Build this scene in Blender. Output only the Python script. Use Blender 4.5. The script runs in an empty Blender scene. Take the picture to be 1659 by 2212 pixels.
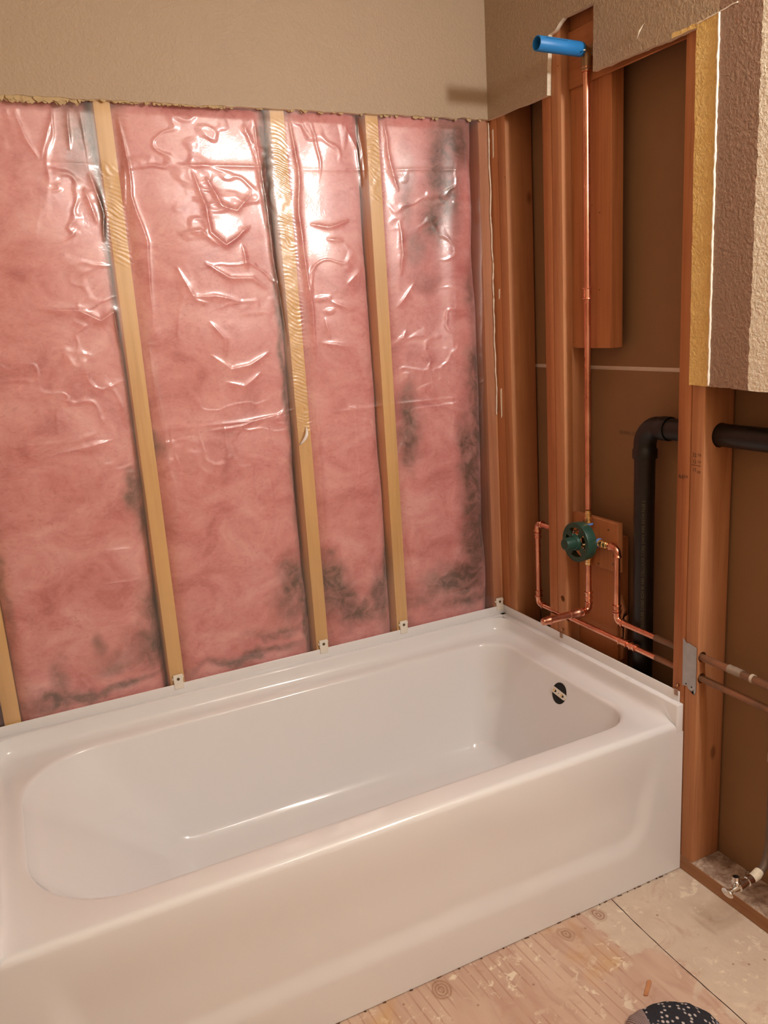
import bpy, bmesh, math, random
import numpy as np
from mathutils import Vector, Matrix, noise as mnoise
from mathutils.geometry import tessellate_polygon

random.seed(7)
C = bpy.context.scene.collection
SC = bpy.context.scene
PI = math.pi

# ------------------------------------------------------------------ camera
yaw, pit, rol, FPX = -0.4382, -0.232, -0.0646, 1733.1
Fv = Vector((-math.sin(yaw)*math.cos(pit), math.cos(yaw)*math.cos(pit), math.sin(pit)))
Rv = Fv.cross(Vector((0, 0, 1))).normalized(); Uv = Rv.cross(Fv)
R2 = Rv*math.cos(rol)+Uv*math.sin(rol); U2 = -Rv*math.sin(rol)+Uv*math.cos(rol)
cd = bpy.data.cameras.new('camera'); cam = bpy.data.objects.new('camera', cd); C.objects.link(cam)
M = Matrix((R2, U2, -Fv)).transposed().to_4x4(); M.translation = Vector((-1.378, -2.0722, 1.3967))
cam.matrix_world = M
cd.sensor_fit = 'VERTICAL'; cd.sensor_height = 36; cd.lens = FPX/2212*36; cd.clip_start = 0.02
SC.camera = cam

# ------------------------------------------------------------------ world, light, exposure
W = bpy.data.worlds.new('world'); SC.world = W; W.use_nodes = True
W.node_tree.nodes['Background'].inputs[0].default_value = (1.0, 0.85, 0.7, 1)
W.node_tree.nodes['Background'].inputs[1].default_value = 0.02
SC.view_settings.view_transform = 'Standard'; SC.view_settings.look = 'None'
SC.view_settings.gamma = 1; SC.view_settings.use_curve_mapping = False
SC.view_settings.exposure = 0.0
SC.cycles.use_denoising = True
SC.cycles.max_bounces = 10; SC.cycles.diffuse_bounces = 5; SC.cycles.transparent_max_bounces = 12
SC.cycles.sample_clamp_indirect = 6.0
BULB_COL = (1.0, 0.98, 0.965)
BULB_POWER = 15.0          # W per bulb
BULBS = [(-0.105, y, 2.025) for y in (-1.60, -1.86, -2.12, -2.38)]
# added fill lamp under the ceiling, no such source seen; raises the ambient light
FILL_LAMP = (-0.40, -2.45, 2.38); FILL_POWER = 4.0

def lamp(name, kind, loc, power, col, size):
    d = bpy.data.lights.new(name, kind); d.energy = power; d.color = col
    if kind == 'POINT': d.shadow_soft_size = size
    else: d.shape = 'DISK'; d.size = size
    o = bpy.data.objects.new(name, d); o.location = loc; C.objects.link(o); return o
for b in BULBS: lamp('vanity_lamp', 'POINT', b, BULB_POWER, BULB_COL, 0.05)
lamp('fill_lamp', 'AREA', FILL_LAMP, FILL_POWER, BULB_COL, 0.3)

# ------------------------------------------------------------------ helpers
def wloc(o):
    v = Vector((0, 0, 0))
    while o is not None: v = v+o.location; o = o.parent
    return v
def obj(name, bm, mat=None, parent=None, loc=(0, 0, 0), smooth=False, angle=None):
    """link a bmesh (world coordinates) as one mesh object with its origin at loc"""
    me = bpy.data.meshes.new(name)
    if not isinstance(bm, bpy.types.Mesh):
        if loc != (0, 0, 0): bmesh.ops.translate(bm, verts=bm.verts, vec=-Vector(loc))
        bm.normal_update(); bm.to_mesh(me); bm.free()
    else: me = bm
    o = bpy.data.objects.new(name, me); C.objects.link(o)
    o.location = loc
    if parent is not None:
        o.parent = parent; o.location = Vector(loc)-wloc(parent)
    if mat is not None:
        for m in (mat if isinstance(mat, (list, tuple)) else [mat]): me.materials.append(m)
    if smooth or angle:
        me.polygons.foreach_set('use_smooth', [True]*len(me.polygons))
        if angle:
            me.set_sharp_from_angle(angle=math.radians(angle))
    return o
def tag(o, label=None, cat=None, group=None, kind=None):
    if label: o['label'] = label
    if cat: o['category'] = cat
    if group: o['group'] = group
    if kind: o['kind'] = kind
    return o
def thing(name, loc, label, cat, group=None):
    o = bpy.data.objects.new(name, None); C.objects.link(o); o.location = loc; o.empty_display_size = .02
    return tag(o, label, cat, group)
def box(bm, x0, x1, y0, y1, z0, z1, bev=0, seg=2):
    r = bmesh.ops.create_cube(bm, size=1); vs = r['verts']
    for v in vs:
        v.co = Vector((x0+(v.co.x+.5)*(x1-x0), y0+(v.co.y+.5)*(y1-y0), z0+(v.co.z+.5)*(z1-z0)))
    if bev:
        es = list({e for v in vs for e in v.link_edges})
        bmesh.ops.bevel(bm, geom=es, offset=bev, segments=seg, affect='EDGES', profile=.5)
def poly_extrude(bm, pts, nvec):
    """pts: 3D outline; extruded by nvec"""
    a = [bm.verts.new(p) for p in pts]; b = [bm.verts.new(Vector(p)+Vector(nvec)) for p in pts]
    n = len(pts)
    if n < 20:
        f1 = bm.faces.new(a); f2 = bm.faces.new(b[::-1]); bmesh.ops.triangulate(bm, faces=[f1, f2])
    else:
        for t in tessellate_polygon([[Vector(p) for p in pts]]):
            bm.faces.new([a[i] for i in t]); bm.faces.new([b[i] for i in t[::-1]])
    for i in range(n): bm.faces.new((a[i], b[i], b[(i+1) % n], a[(i+1) % n]))
    bmesh.ops.recalc_face_normals(bm, faces=bm.faces)
def frame(t, up=None):
    t = Vector(t).normalized()
    up = up or (Vector((0, 0, 1)) if abs(t.z) < .9 else Vector((1, 0, 0)))
    a = t.cross(up).normalized(); return a, t.cross(a).normalized()
def tube(bm, pts, r, n=20, cap=True):
    """sweep; r is a number or list of radii per point"""
    pts = [Vector(p) for p in pts]; m = len(pts)
    rs = r if isinstance(r, (list, tuple)) else [r]*m
    rings = []; a = None
    for i, p in enumerate(pts):
        t = (pts[min(i+1, m-1)]-pts[max(i-1, 0)])
        if t.length < 1e-9: t = pts[i]-pts[i-1]
        t.normalize()
        if a is None: a, b = frame(t)
        else:
            a = (a-t*a.dot(t)).normalized(); b = t.cross(a)
        rings.append([bm.verts.new(p+a*(math.cos(k*2*PI/n)*rs[i])+b*(math.sin(k*2*PI/n)*rs[i])) for k in range(n)])
    for i in range(m-1):
        for k in range(n):
            bm.faces.new((rings[i][k], rings[i][(k+1) % n], rings[i+1][(k+1) % n], rings[i+1][k]))
    if cap:
        bm.faces.new(rings[0][::-1]); bm.faces.new(rings[-1])
    bmesh.ops.recalc_face_normals(bm, faces=bm.faces)
def lathe(bm, p, axis, prof, n=28, cap=True):
    """prof: list of (distance along axis, radius)"""
    ax = Vector(axis).normalized(); p = Vector(p); a, b = frame(ax)
    rings = [[bm.verts.new(p+ax*d+a*(math.cos(k*2*PI/n)*r)+b*(math.sin(k*2*PI/n)*r)) for k in range(n)] for d, r in prof]
    for i in range(len(prof)-1):
        for k in range(n):
            bm.faces.new((rings[i][k], rings[i][(k+1) % n], rings[i+1][(k+1) % n], rings[i+1][k]))
    if cap:
        bm.faces.new(rings[0][::-1]); bm.faces.new(rings[-1])
    bmesh.ops.recalc_face_normals(bm, faces=bm.faces)
def arc(c, u, v, r, a0, a1, n=10):
    c = Vector(c); u = Vector(u); v = Vector(v)
    return [c+u*(r*math.cos(a0+(a1-a0)*i/n))+v*(r*math.sin(a0+(a1-a0)*i/n)) for i in range(n+1)]
def text_obj(name, txt, size, origin, ex, ey, mat, parent, thick=0.0004, space=1.0):
    cu = bpy.data.curves.new('t', 'FONT'); cu.body = txt; cu.size = size; cu.extrude = thick/2
    cu.space_character = space; cu.resolution_u = 3
    to = bpy.data.objects.new('t', cu); C.objects.link(to)
    bpy.context.view_layer.update()
    me = bpy.data.meshes.new_from_object(to.evaluated_get(bpy.context.evaluated_depsgraph_get()))
    bpy.data.objects.remove(to)
    ex = Vector(ex).normalized(); ey = Vector(ey).normalized(); ez = ex.cross(ey)
    m = Matrix((ex, ey, ez)).transposed().to_4x4()
    me.transform(m)
    me.name = name
    o = bpy.data.objects.new(name, me); C.objects.link(o)
    o.location = Vector(origin)
    if parent is not None: o.parent = parent; o.location = Vector(origin)-wloc(parent)
    me.materials.clear(); me.materials.append(mat)
    return o

# ------------------------------------------------------------------ numpy value noise
_rng = np.random.RandomState(5); _G = _rng.rand(256, 256)
def vn(x, y, off=0):
    x = x+off*17.37; y = y+off*9.13
    xi = np.floor(x).astype(int); yi = np.floor(y).astype(int); fx = x-xi; fy = y-yi
    fx = fx*fx*fx*(fx*(fx*6-15)+10); fy = fy*fy*fy*(fy*(fy*6-15)+10)
    g = lambda a, b: _G[a % 256, b % 256]
    return (g(xi, yi)*(1-fx)+g(xi+1, yi)*fx)*(1-fy)+(g(xi, yi+1)*(1-fx)+g(xi+1, yi+1)*fx)*fy
def fbm(x, y, o=4, off=0):
    s = 0; a = .5
    for i in range(o):
        s = s+a*vn(x, y, off+i*3); x = x*2.03; y = y*2.03; a *= .5
    return s
def sstep(a, b, x):
    t = np.clip((x-a)/(b-a), 0, 1); return t*t*(3-2*t)
def segd(X, Z, pts):
    """distance to a polyline and running coordinate"""
    best = np.full(X.shape, 9.0)
    for (x0, z0), (x1, z1) in zip(pts[:-1], pts[1:]):
        dx, dz = x1-x0, z1-z0; L2 = dx*dx+dz*dz+1e-12
        t = np.clip(((X-x0)*dx+(Z-z0)*dz)/L2, 0, 1)
        best = np.minimum(best, np.hypot(X-x0-t*dx, Z-z0-t*dz))
    return best
def grid_mesh(name, P, closed=False):
    """P: (n,m,3) array of points"""
    n, m = P.shape[:2]; me = bpy.data.meshes.new(name)
    idx = np.arange(n*m).reshape(n, m)
    q = np.stack([idx[:-1, :-1], idx[1:, :-1], idx[1:, 1:], idx[:-1, 1:]], -1).reshape(-1, 4)
    me.vertices.add(n*m); me.vertices.foreach_set('co', P.reshape(-1).astype(np.float32))
    me.loops.add(q.size); me.loops.foreach_set('vertex_index', q.reshape(-1).astype(np.int32))
    me.polygons.add(len(q)); me.polygons.foreach_set('loop_start', np.arange(0, q.size, 4, dtype=np.int32))
    me.polygons.foreach_set('loop_total', np.full(len(q), 4, dtype=np.int32))
    me.update(calc_edges=True); me.validate()
    me.polygons.foreach_set('use_smooth', [True]*len(me.polygons))
    return me

# ------------------------------------------------------------------ materials
class NT:
    def __init__(s, name):
        s.m = bpy.data.materials.new(name); s.m.use_nodes = True; s.t = s.m.node_tree
        s.b = s.t.nodes['Principled BSDF']; s.out = s.t.nodes['Material Output']
    def n(s, typ, **kw):
        nd = s.t.nodes.new(typ)
        for k, v in kw.items():
            if k.startswith('i_'):
                key = k[2:]; key = int(key) if key.isdigit() else key.replace('_', ' ')
                nd.inputs[key].default_value = v
            else: setattr(nd, k, v)
        return nd
    def l(s, a, b): s.t.links.new(a, b)
    def val(s, v, tgt):
        if hasattr(v, 'is_output'): s.l(v, tgt)
        else: tgt.default_value = v
    def math(s, op, a, b=0.0, clamp=False):
        nd = s.n('ShaderNodeMath', operation=op, use_clamp=clamp); s.val(a, nd.inputs[0]); s.val(b, nd.inputs[1]); return nd.outputs[0]
    def mix(s, f, a, b, mode='MIX'):
        nd = s.n('ShaderNodeMix', data_type='RGBA', blend_type=mode)
        s.val(f, nd.inputs[0]); s.val(a, nd.inputs[6]); s.val(b, nd.inputs[7]); return nd.outputs[2]
    def noise(s, vec, scale, detail=3, rough=.5, dist=0.0, col=False):
        nd = s.n('ShaderNodeTexNoise'); s.l(vec, nd.inputs['Vector'])
        nd.inputs['Scale'].default_value = scale; nd.inputs['Detail'].default_value = detail
        nd.inputs['Roughness'].default_value = rough; nd.inputs['Distortion'].default_value = dist
        return nd.outputs['Color' if col else 'Fac']
    def ramp(s, f, stops):
        nd = s.n('ShaderNodeValToRGB'); s.l(f, nd.inputs[0]); e = nd.color_ramp.elements
        while len(e) < len(stops): e.new(.5)
        for el, (p, c) in zip(e, stops):
            el.position = p; el.color = (*c, 1) if len(c) == 3 else c
        return nd.outputs[0]
    def mapr(s, f, a, b, c=0.0, d=1.0):
        nd = s.n('ShaderNodeMapRange'); s.val(f, nd.inputs[0])
        for i, v in enumerate((a, b, c, d)): nd.inputs[i+1].default_value = v
        return nd.outputs[0]
    def pos(s): return s.n('ShaderNodeNewGeometry').outputs['Position']
    def objv(s, scale=(1, 1, 1)):
        tc = s.n('ShaderNodeTexCoord').outputs['Object']; loc = s.n('ShaderNodeObjectInfo').outputs['Location']
        ad = s.n('ShaderNodeVectorMath', operation='MULTIPLY_ADD'); s.l(loc, ad.inputs[0]); ad.inputs[1].default_value = (3.7, 3.7, 3.7); s.l(tc, ad.inputs[2])
        mp = s.n('ShaderNodeMapping'); s.l(ad.outputs[0], mp.inputs[0]); mp.inputs['Scale'].default_value = scale
        return mp.outputs[0]
    def xyz(s, v):
        nd = s.n('ShaderNodeSeparateXYZ'); s.l(v, nd.inputs[0]); return nd.outputs
    def bump(s, h, strength, dist):
        nd = s.n('ShaderNodeBump'); s.l(h, nd.inputs['Height']); nd.inputs['Strength'].default_value = strength
        nd.inputs['Distance'].default_value = dist; s.l(nd.outputs[0], s.b.inputs['Normal']); return nd
    def fin(s, col=None, rough=None, metal=None, spec=None):
        if col is not None: s.val(col if hasattr(col, 'is_output') else (*col, 1), s.b.inputs['Base Color'])
        if rough is not None: s.val(rough, s.b.inputs['Roughness'])
        if metal is not None: s.b.inputs['Metallic'].default_value = metal
        if spec is not None: s.b.inputs['Specular IOR Level'].default_value = spec
        return s.m
def simple(name, col, rough=.5, metal=0, spec=.5, var=.12, sc=30, bump=0):
    t = NT(name); v = t.objv()
    nz = t.noise(v, sc, 4)
    c = t.mix(nz, (*[x*(1-var) for x in col], 1), (*[min(1, x*(1+var)) for x in col], 1))
    if bump: t.bump(nz, bump, .001)
    return t.fin(c, rough, metal, spec)
def wood(name, light, dark, axis=2, rough=.62, spec=.25):
    t = NT(name)
    sc = [22, 22, 22]; sc[axis] = 1.3
    v = t.objv(tuple(sc)); vr = t.objv()
    g1 = t.noise(v, 1.0, 5, .6, 1.2); sc2 = [150, 150, 150]; sc2[axis] = 4
    g2 = t.noise(t.objv(tuple(sc2)), 1.0, 3, .6)
    g = t.math('ADD', t.math('MULTIPLY', g1, .7), t.math('MULTIPLY', g2, .3))
    col = t.ramp(g, [(.3, dark), (.5, tuple((a*1.4+b*.6)/2 for a, b in zip(light, dark))), (.7, light)])
    big = t.noise(vr, 3.0, 2)
    col = t.mix(t.mapr(big, .35, .7), col, t.mix(.35, col, (*dark, 1)))
    ks = [9, 9, 9]; ks[axis] = 4.5
    vo = t.n('ShaderNodeTexVoronoi'); t.l(t.objv(tuple(ks)), vo.inputs['Vector']); vo.inputs['Scale'].default_value = 1.0
    k = t.mapr(vo.outputs['Distance'], .05, .11, 1, 0)
    keep = t.math('GREATER_THAN', t.xyz(vo.outputs['Color'])[0], .55)
    col = t.mix(t.math('MULTIPLY', t.math('MULTIPLY', k, keep), .65), col, (dark[0]*.35, dark[1]*.3, dark[2]*.3, 1))
    vo2 = t.n('ShaderNodeTexVoronoi'); t.l(t.objv((40, 40, 40)), vo2.inputs['Vector']); vo2.inputs['Scale'].default_value = 1.0
    k2 = t.mapr(vo2.outputs['Distance'], .06, .1, 1, 0)
    keep2 = t.math('GREATER_THAN', t.xyz(vo2.outputs['Color'])[1], .88)
    col = t.mix(t.math('MULTIPLY', t.math('MULTIPLY', k2, keep2), .8), col, (dark[0]*.25, dark[1]*.2, dark[2]*.2, 1))
    t.bump(g, .25, .0015)
    return t.fin(col, rough, 0, spec)

PAINT = (.415, .305, .20)
def wall_paint(name, texture=1.0, patches=False):
    t = NT(name); p = t.pos()
    base = t.mix(t.noise(p, 2.2, 3), (PAINT[0]*.96, PAINT[1]*.96, PAINT[2]*.95, 1), (PAINT[0]*1.04, PAINT[1]*1.03, PAINT[2]*1.03, 1))
    n1 = t.noise(p, 170, 3, .55, .6); n2 = t.noise(p, 85, 2, .5, .4)
    h = t.math('ADD', t.mapr(n1, .42, .62), t.math('MULTIPLY', t.mapr(n2, .45, .6), .8))
    if patches:
        ys = t.xyz(p); jag = t.math('MULTIPLY', t.math('SUBTRACT', t.noise(p, 60, 3), .5), .012)
        yy = t.math('ADD', ys[1], jag); zz = t.math('ADD', ys[2], jag)
        base = t.mix(t.math('LESS_THAN', yy, -.8225), base, (.31, .19, .125, 1))
        yel = t.mix(t.noise(p, 25, 4), (.70, .44, .12, 1), (.88, .64, .26, 1))
        inz = t.math('LESS_THAN', zz, 1.935)
        iny = t.math('GREATER_THAN', yy, -.823)
        near = t.math('LESS_THAN', yy, -.70)
        f = t.math('MULTIPLY', t.math('MULTIPLY', inz, iny), near)
        base = t.mix(f, base, yel)
        cream = t.mix(t.noise(p, 50, 3), (.84, .75, .58, 1), (.90, .82, .67, 1))
        base = t.mix(t.math('LESS_THAN', yy, -.921), base, cream)
    t.bump(h, .5*texture, .0022)
    return t.fin(base, .5, 0, .45)
M_wall = wall_paint('tan_wall_paint', .4)
M_wallR = wall_paint('tan_orange_peel_paint', 1.0, True)
M_gyps = simple('gypsum_core', (.78, .68, .52), .9, var=.2, sc=120, bump=.6)
M_wood = wood('fir_lumber', (.50, .205, .082), (.32, .105, .038))
M_woodL = wood('pale_fir_lumber', (.56, .265, .125), (.37, .145, .06))
M_woodB = wood('yellow_pine_lumber', (.84, .57, .225), (.64, .39, .13))
M_woodH = wood('fir_board_level', (.50, .205, .082), (.32, .105, .038), axis=1)
M_paper = simple('grey_brown_board_paper', (.265, .14, .065), .85, var=.06, sc=14)
M_sheath = simple('sheathing', (.16, .11, .07), .9)
M_tape = simple('joint_tape_line', (.72, .6, .5), .8)
M_tub = NT('white_acrylic'); M_tub = M_tub.fin((.79, .785, .79), .11, 0, .5)
M_clip = simple('white_plastic_clip', (.80, .76, .66), .4, var=.03)
M_cop = NT('copper'); _v = M_cop.objv()
M_cop.val(M_cop.mapr(M_cop.noise(_v, 15, 2), .3, .7, .22, .34), M_cop.b.inputs['Roughness'])
M_cop = M_cop.fin(M_cop.mix(M_cop.mapr(M_cop.noise(_v, 9, 3), .42, .62), (.86, .42, .28, 1), (.62, .26, .16, 1)), None, 1)
M_copd = NT('tarnished_copper'); _v = M_copd.objv()
M_copd = M_copd.fin(M_copd.mix(M_copd.mapr(M_copd.noise(_v, 18, 5), .4, .65), (.30, .135, .07, 1), (.20, .11, .065, 1)), .55, .5)
M_res = simple('white_residue', (.55, .46, .36), .9, var=.35, sc=90, bump=.8)
M_brass = simple('brass', (.85, .62, .30), .22, 1)
M_chrome = simple('chrome', (.75, .74, .72), .14, 1, var=.05)
M_steel = simple('galvanised_steel', (.42, .40, .385), .45, .75, var=.18, sc=60)
M_green = simple('green_plastic', (.018, .062, .042), .38, 0, .5, var=.15)
M_blue = simple('blue_plastic', (.02, .20, .52), .42, 0, .5, var=.05)
M_blueband = simple('blue_band', (.10, .22, .60), .35, 0)
M_abs = simple('black_abs', (.008, .0065, .0055), .42, 0, .45, var=.2)
M_black = simple('black_void', (.006, .005, .004), .8)
M_pencil = simple('pencil', (.10, .045, .02), .8)
M_print = simple('faded_print', (.20, .11, .055), .85)
M_abst = simple('pipe_print', (.10, .085, .05), .7)
M_screw = simple('screw_metal', (.45, .26, .14), .3, 1)
M_screwd = simple('dark_screw', (.16, .11, .06), .4, .8)

# insulation: pink fibre with dirt attribute
def insulation_mat():
    t = NT('pink_fibreglass'); v = t.pos()
    mp = t.n('ShaderNodeMapping'); t.l(v, mp.inputs[0]); mp.inputs['Scale'].default_value = (1, 1, 1.35)
    n1 = t.noise(mp.outputs[0], 8, 6, .60, .7); n2 = t.noise(mp.outputs[0], 45, 5, .7, 2.0)
    col = t.ramp(n1, [(.27, (.54, .165, .165)), (.43, (.72, .29, .285)), (.56, (.81, .385, .375)), (.74, (.90, .52, .50))])
    col = t.mix(t.math('MULTIPLY', t.mapr(n2, .5, .8), .35), col, (.92, .58, .54, 1))
    col = t.mix(t.math('MULTIPLY', t.mapr(n2, .25, .45, 1, 0), .5), col, (.46, .12, .11, 1))
    at = t.n('ShaderNodeAttribute', attribute_name='dirt')
    n3 = t.noise(v, 28, 5, .65, .8)
    f = t.math('MULTIPLY', at.outputs['Fac'], t.mapr(n3, .3, .6, .45, 1.0), True)
    col = t.mix(f, col, (.15, .085, .06, 1))
    t.bump(t.math('ADD', n1, t.math('MULTIPLY', n2, .35)), .35, .006)
    t.b.inputs['Sheen Weight'].default_value = .2
    return t.fin(col, .95, 0, .1)
M_ins = insulation_mat()
def plastic_mat():
    t = NT('clear_poly_film'); t.t.nodes.remove(t.b)
    p = t.pos()
    gl = t.n('ShaderNodeBsdfGlossy'); gl.inputs['Color'].default_value = (1, .97, .95, 1)
    gl.inputs['Roughness'].default_value = .13
    gb = t.n('ShaderNodeBsdfGlossy'); gb.inputs['Color'].default_value = (1, .95, .93, 1); gb.inputs['Roughness'].default_value = .40
    gm = t.n('ShaderNodeMixShader'); gm.inputs[0].default_value = .72; t.l(gl.outputs[0], gm.inputs[1]); t.l(gb.outputs[0], gm.inputs[2])
    tr = t.n('ShaderNodeBsdfTransparent'); tr.inputs[0].default_value = (.965, .93, .92, 1)
    df = t.n('ShaderNodeBsdfDiffuse'); df.inputs[0].default_value = (.8, .7, .68, 1)
    fr = t.n('ShaderNodeFresnel'); fr.inputs['IOR'].default_value = 1.5
    bp = t.n('ShaderNodeBump'); t.l(t.noise(p, 110, 3, .5, 1.0), bp.inputs['Height']); bp.inputs['Strength'].default_value = .10; bp.inputs['Distance'].default_value = .002
    t.l(bp.outputs[0], gl.inputs['Normal'])
    ff = t.math('ADD', t.math('MINIMUM', fr.outputs[0], .12), .07)
    m1 = t.n('ShaderNodeMixShader'); m1.inputs[0].default_value = .03; t.l(tr.outputs[0], m1.inputs[1]); t.l(df.outputs[0], m1.inputs[2])
    m2 = t.n('ShaderNodeMixShader'); t.l(ff, m2.inputs[0]); t.l(m1.outputs[0], m2.inputs[1]); t.l(gm.outputs[0], m2.inputs[2])
    t.l(m2.outputs[0], t.out.inputs[0]); return t.m
M_film = plastic_mat()
def floor_mat(name='plywood_subfloor', seam=True):
    t = NT(name); p = t.pos(); s = t.xyz(p)
    # grain runs along y, slightly skewed and bent round knots
    mp = t.n('ShaderNodeMapping'); t.l(p, mp.inputs[0]); mp.inputs['Scale'].default_value = (1, .13, 1); mp.inputs['Rotation'].default_value = (0, 0, .07)
    warp = t.noise(p, 5, 3, .5)
    ad = t.n('ShaderNodeVectorMath', operation='MULTIPLY_ADD'); t.l(t.noise(p, 3.5, 2, col=True), ad.inputs[0]); ad.inputs[1].default_value = (.10, .02, 0); t.l(mp.outputs[0], ad.inputs[2])
    g = t.noise(ad.outputs[0], 38, 4, .6); g2 = t.noise(ad.outputs[0], 11, 3, .5)
    col = t.ramp(g2, [(.3, (.47, .285, .21)), (.5, (.57, .395, .30)), (.7, (.62, .455, .345))])
    wv = t.math('ADD', t.math('MULTIPLY', s[0], 270), t.math('ADD', t.math('MULTIPLY', t.noise(ad.outputs[0], 9, 2), 9), t.math('MULTIPLY', s[1], 14)))
    gl_ = t.math('MULTIPLY', t.mapr(t.math('SINE', wv), .80, .97), t.mapr(t.noise(p, 8, 3), .44, .56))
    lines = t.math('MULTIPLY', t.mapr(t.math('ABSOLUTE', t.math('SUBTRACT', g2, .5)), 0, .035, 1, 0), t.mapr(t.noise(p, 6, 2), .35, .55))
    col = t.mix(t.math('MULTIPLY', t.math('MAXIMUM', t.math('MULTIPLY', lines, .7), gl_), .50), col, (.34, .165, .11, 1))
    # pale patching compound, more of it towards the right wall
    n = t.noise(p, 4.2, 6, .62, .5)
    side = t.mapr(s[0], -.42, -.12, -.12, .20)
    pf = t.mapr(t.math('ADD', n, side), .53, .57)
    pale = t.mix(t.noise(p, 18, 5, .7), (.50, .385, .295, 1), (.74, .63, .50, 1))
    col = t.mix(t.math('MULTIPLY', pf, .85), col, pale)
    sp = t.noise(p, 34, 5, .65, .6)
    col = t.mix(t.math('MULTIPLY', t.mapr(sp, .56, .62), t.mapr(t.noise(p, 8, 3), .46, .60)), col, (.74, .63, .49, 1))
    st = t.noise(p, 9, 5, .7, 1.0)
    col = t.mix(t.math('MULTIPLY', t.mapr(st, .56, .68), .55), col, (.45, .26, .19, 1))
    vo = t.n('ShaderNodeTexVoronoi'); t.l(p, vo.inputs['Vector']); vo.inputs['Scale'].default_value = 30
    ch = t.math('MULTIPLY', t.mapr(vo.outputs['Distance'], .06, .12, 1, 0), t.math('GREATER_THAN', t.xyz(vo.outputs['Color'])[0], .72))
    col = t.mix(t.math('MULTIPLY', ch, .7), col, (.28, .14, .09, 1))
    ye = t.mapr(t.noise(p, 3.0, 4, .6, .4), .60, .70)
    col = t.mix(t.math('MULTIPLY', ye, .4), col, (.62, .36, .10, 1))
    for kx, ky, kr in ((-.718, -.797, .021), (-.389, -.800, .018), (-.286, -.790, .017)):
        cx = t.math('SUBTRACT', s[0], kx); cy = t.math('MULTIPLY', t.math('SUBTRACT', s[1], ky), .75)
        d = t.math('SQRT', t.math('ADD', t.math('MULTIPLY', cx, cx), t.math('MULTIPLY', cy, cy)))
        d = t.math('ADD', d, t.math('MULTIPLY', t.math('SUBTRACT', t.noise(p, 22, 3), .5), .022))
        ring = t.math('MULTIPLY', t.math('ADD', t.math('SINE', t.math('MULTIPLY', d, 800)), 1.4), .30)
        col = t.mix(t.math('MULTIPLY', t.mapr(d, kr*.8, kr*1.15, 1, 0), t.math('ADD', ring, .15)), col, (.33, .17, .10, 1))
    t.bump(t.math('ADD', t.math('ADD', n, t.math('MULTIPLY', sp, .3)), t.math('MULTIPLY', g, .3)), .5, .006)
    return t.fin(col, .75, 0, .25)
M_floor = floor_mat()

# ------------------------------------------------------------------ setting
def structure(o): o['kind'] = 'structure'; return o
DT = 0.0127; RX = 0.095
# floor: two plywood sheets meeting at a dark seam
bm = bmesh.new(); box(bm, -1.62, .12, -3.05, .11, -.05, 0)
floor = structure(obj('floor', bm, M_floor))
def strip(bm, pts, w, z, t=.0006, jag=0):
    """thin ribbon lying flat along pts"""
    L = []
    for i, (p, q) in enumerate(zip(pts[:-1], pts[1:])):
        n = max(2, int((Vector(q)-Vector(p)).length/.02))
        L += [Vector(p).lerp(Vector(q), k/n) for k in range(n)]
    L.append(Vector(pts[-1]))
    L = [Vector((p.x+random.uniform(-jag, jag), p.y)) for p in L]
    a = []; b = []
    for i, p in enumerate(L):
        d = (L[min(i+1, len(L)-1)]-L[max(i-1, 0)]).normalized(); nn = Vector((-d.y, d.x))*w/2*random.uniform(.6, 1.2)
        a.append((p.x+nn.x, p.y+nn.y, z)); b.append((p.x-nn.x, p.y-nn.y, z))
    poly_extrude(bm, a+b[::-1], (0, 0, t))
bm = bmesh.new(); strip(bm, [(-.2235, -.766), (-.230, -.86), (-.2335, -.96), (-.2345, -1.25), (-.235, -1.7)], .0022, 0.0, .0004, .0006)
SEAM_OBJ = obj('floor_seam', bm, simple('dark_gap', (.05, .025, .015), .9), floor)
SEAM_OBJ['label'] = 'dark joint between two plywood sheets'

# back wall drywall above the ragged cut
def jagline(a, b, n, amp, ax):
    out = []
    for i in range(n):
        t = i/n; p = Vector(a).lerp(Vector(b), t)
        if i: p[ax] += (mnoise.noise(Vector((p.x*40, p.y*40, p.z*40+3)))+.5*mnoise.noise(Vector((p.x*130, p.y*130, p.z*130))))*amp
        out.append(p)
    return out
bm = bmesh.new()
pts = jagline((-1.62, -DT, 1.927), (-.009, -DT, 1.931), 160, .0035, 2)+[Vector((0, -DT, 1.931)), Vector((0, -DT, 2.44)), Vector((-1.62, -DT, 2.44))]
poly_extrude(bm, pts, (0, DT-.0006, 0))
for f in bm.faces:
    if f.normal.z < -.3: f.material_index = 1
wb = structure(obj('wall_back', bm, [M_wall, M_gyps]))
# torn paper fibres hanging along the cut
M_torn = simple('torn_paper', (.52, .38, .2), .9, var=.25, sc=80, bump=.6)
bm = bmesh.new()
for i in range(210):
    x = random.choice([random.uniform(-1.30, -1.10), random.uniform(-1.62, -.02), random.uniform(-1.03, -.75)])
    big = x < -1.10; w = random.uniform(.004, .022)*(1.5 if big else 1); h = random.uniform(.0015, .005)*(3.0 if big else 1)
    y = -random.uniform(.004, .011); s = random.uniform(-.006, .006)
    poly_extrude(bm, [(x-w/2, y, 1.933), (x+w/2, y, 1.933), (x+w*.3+s, y, 1.928-h*.6), (x+s, y, 1.928-h), (x-w*.35+s, y, 1.929-h*.5)], (0, .0012, 0))
tp = obj('torn_drywall_edge', bm, M_torn, wb); tp['label'] = 'torn brown paper along the cut'

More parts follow.
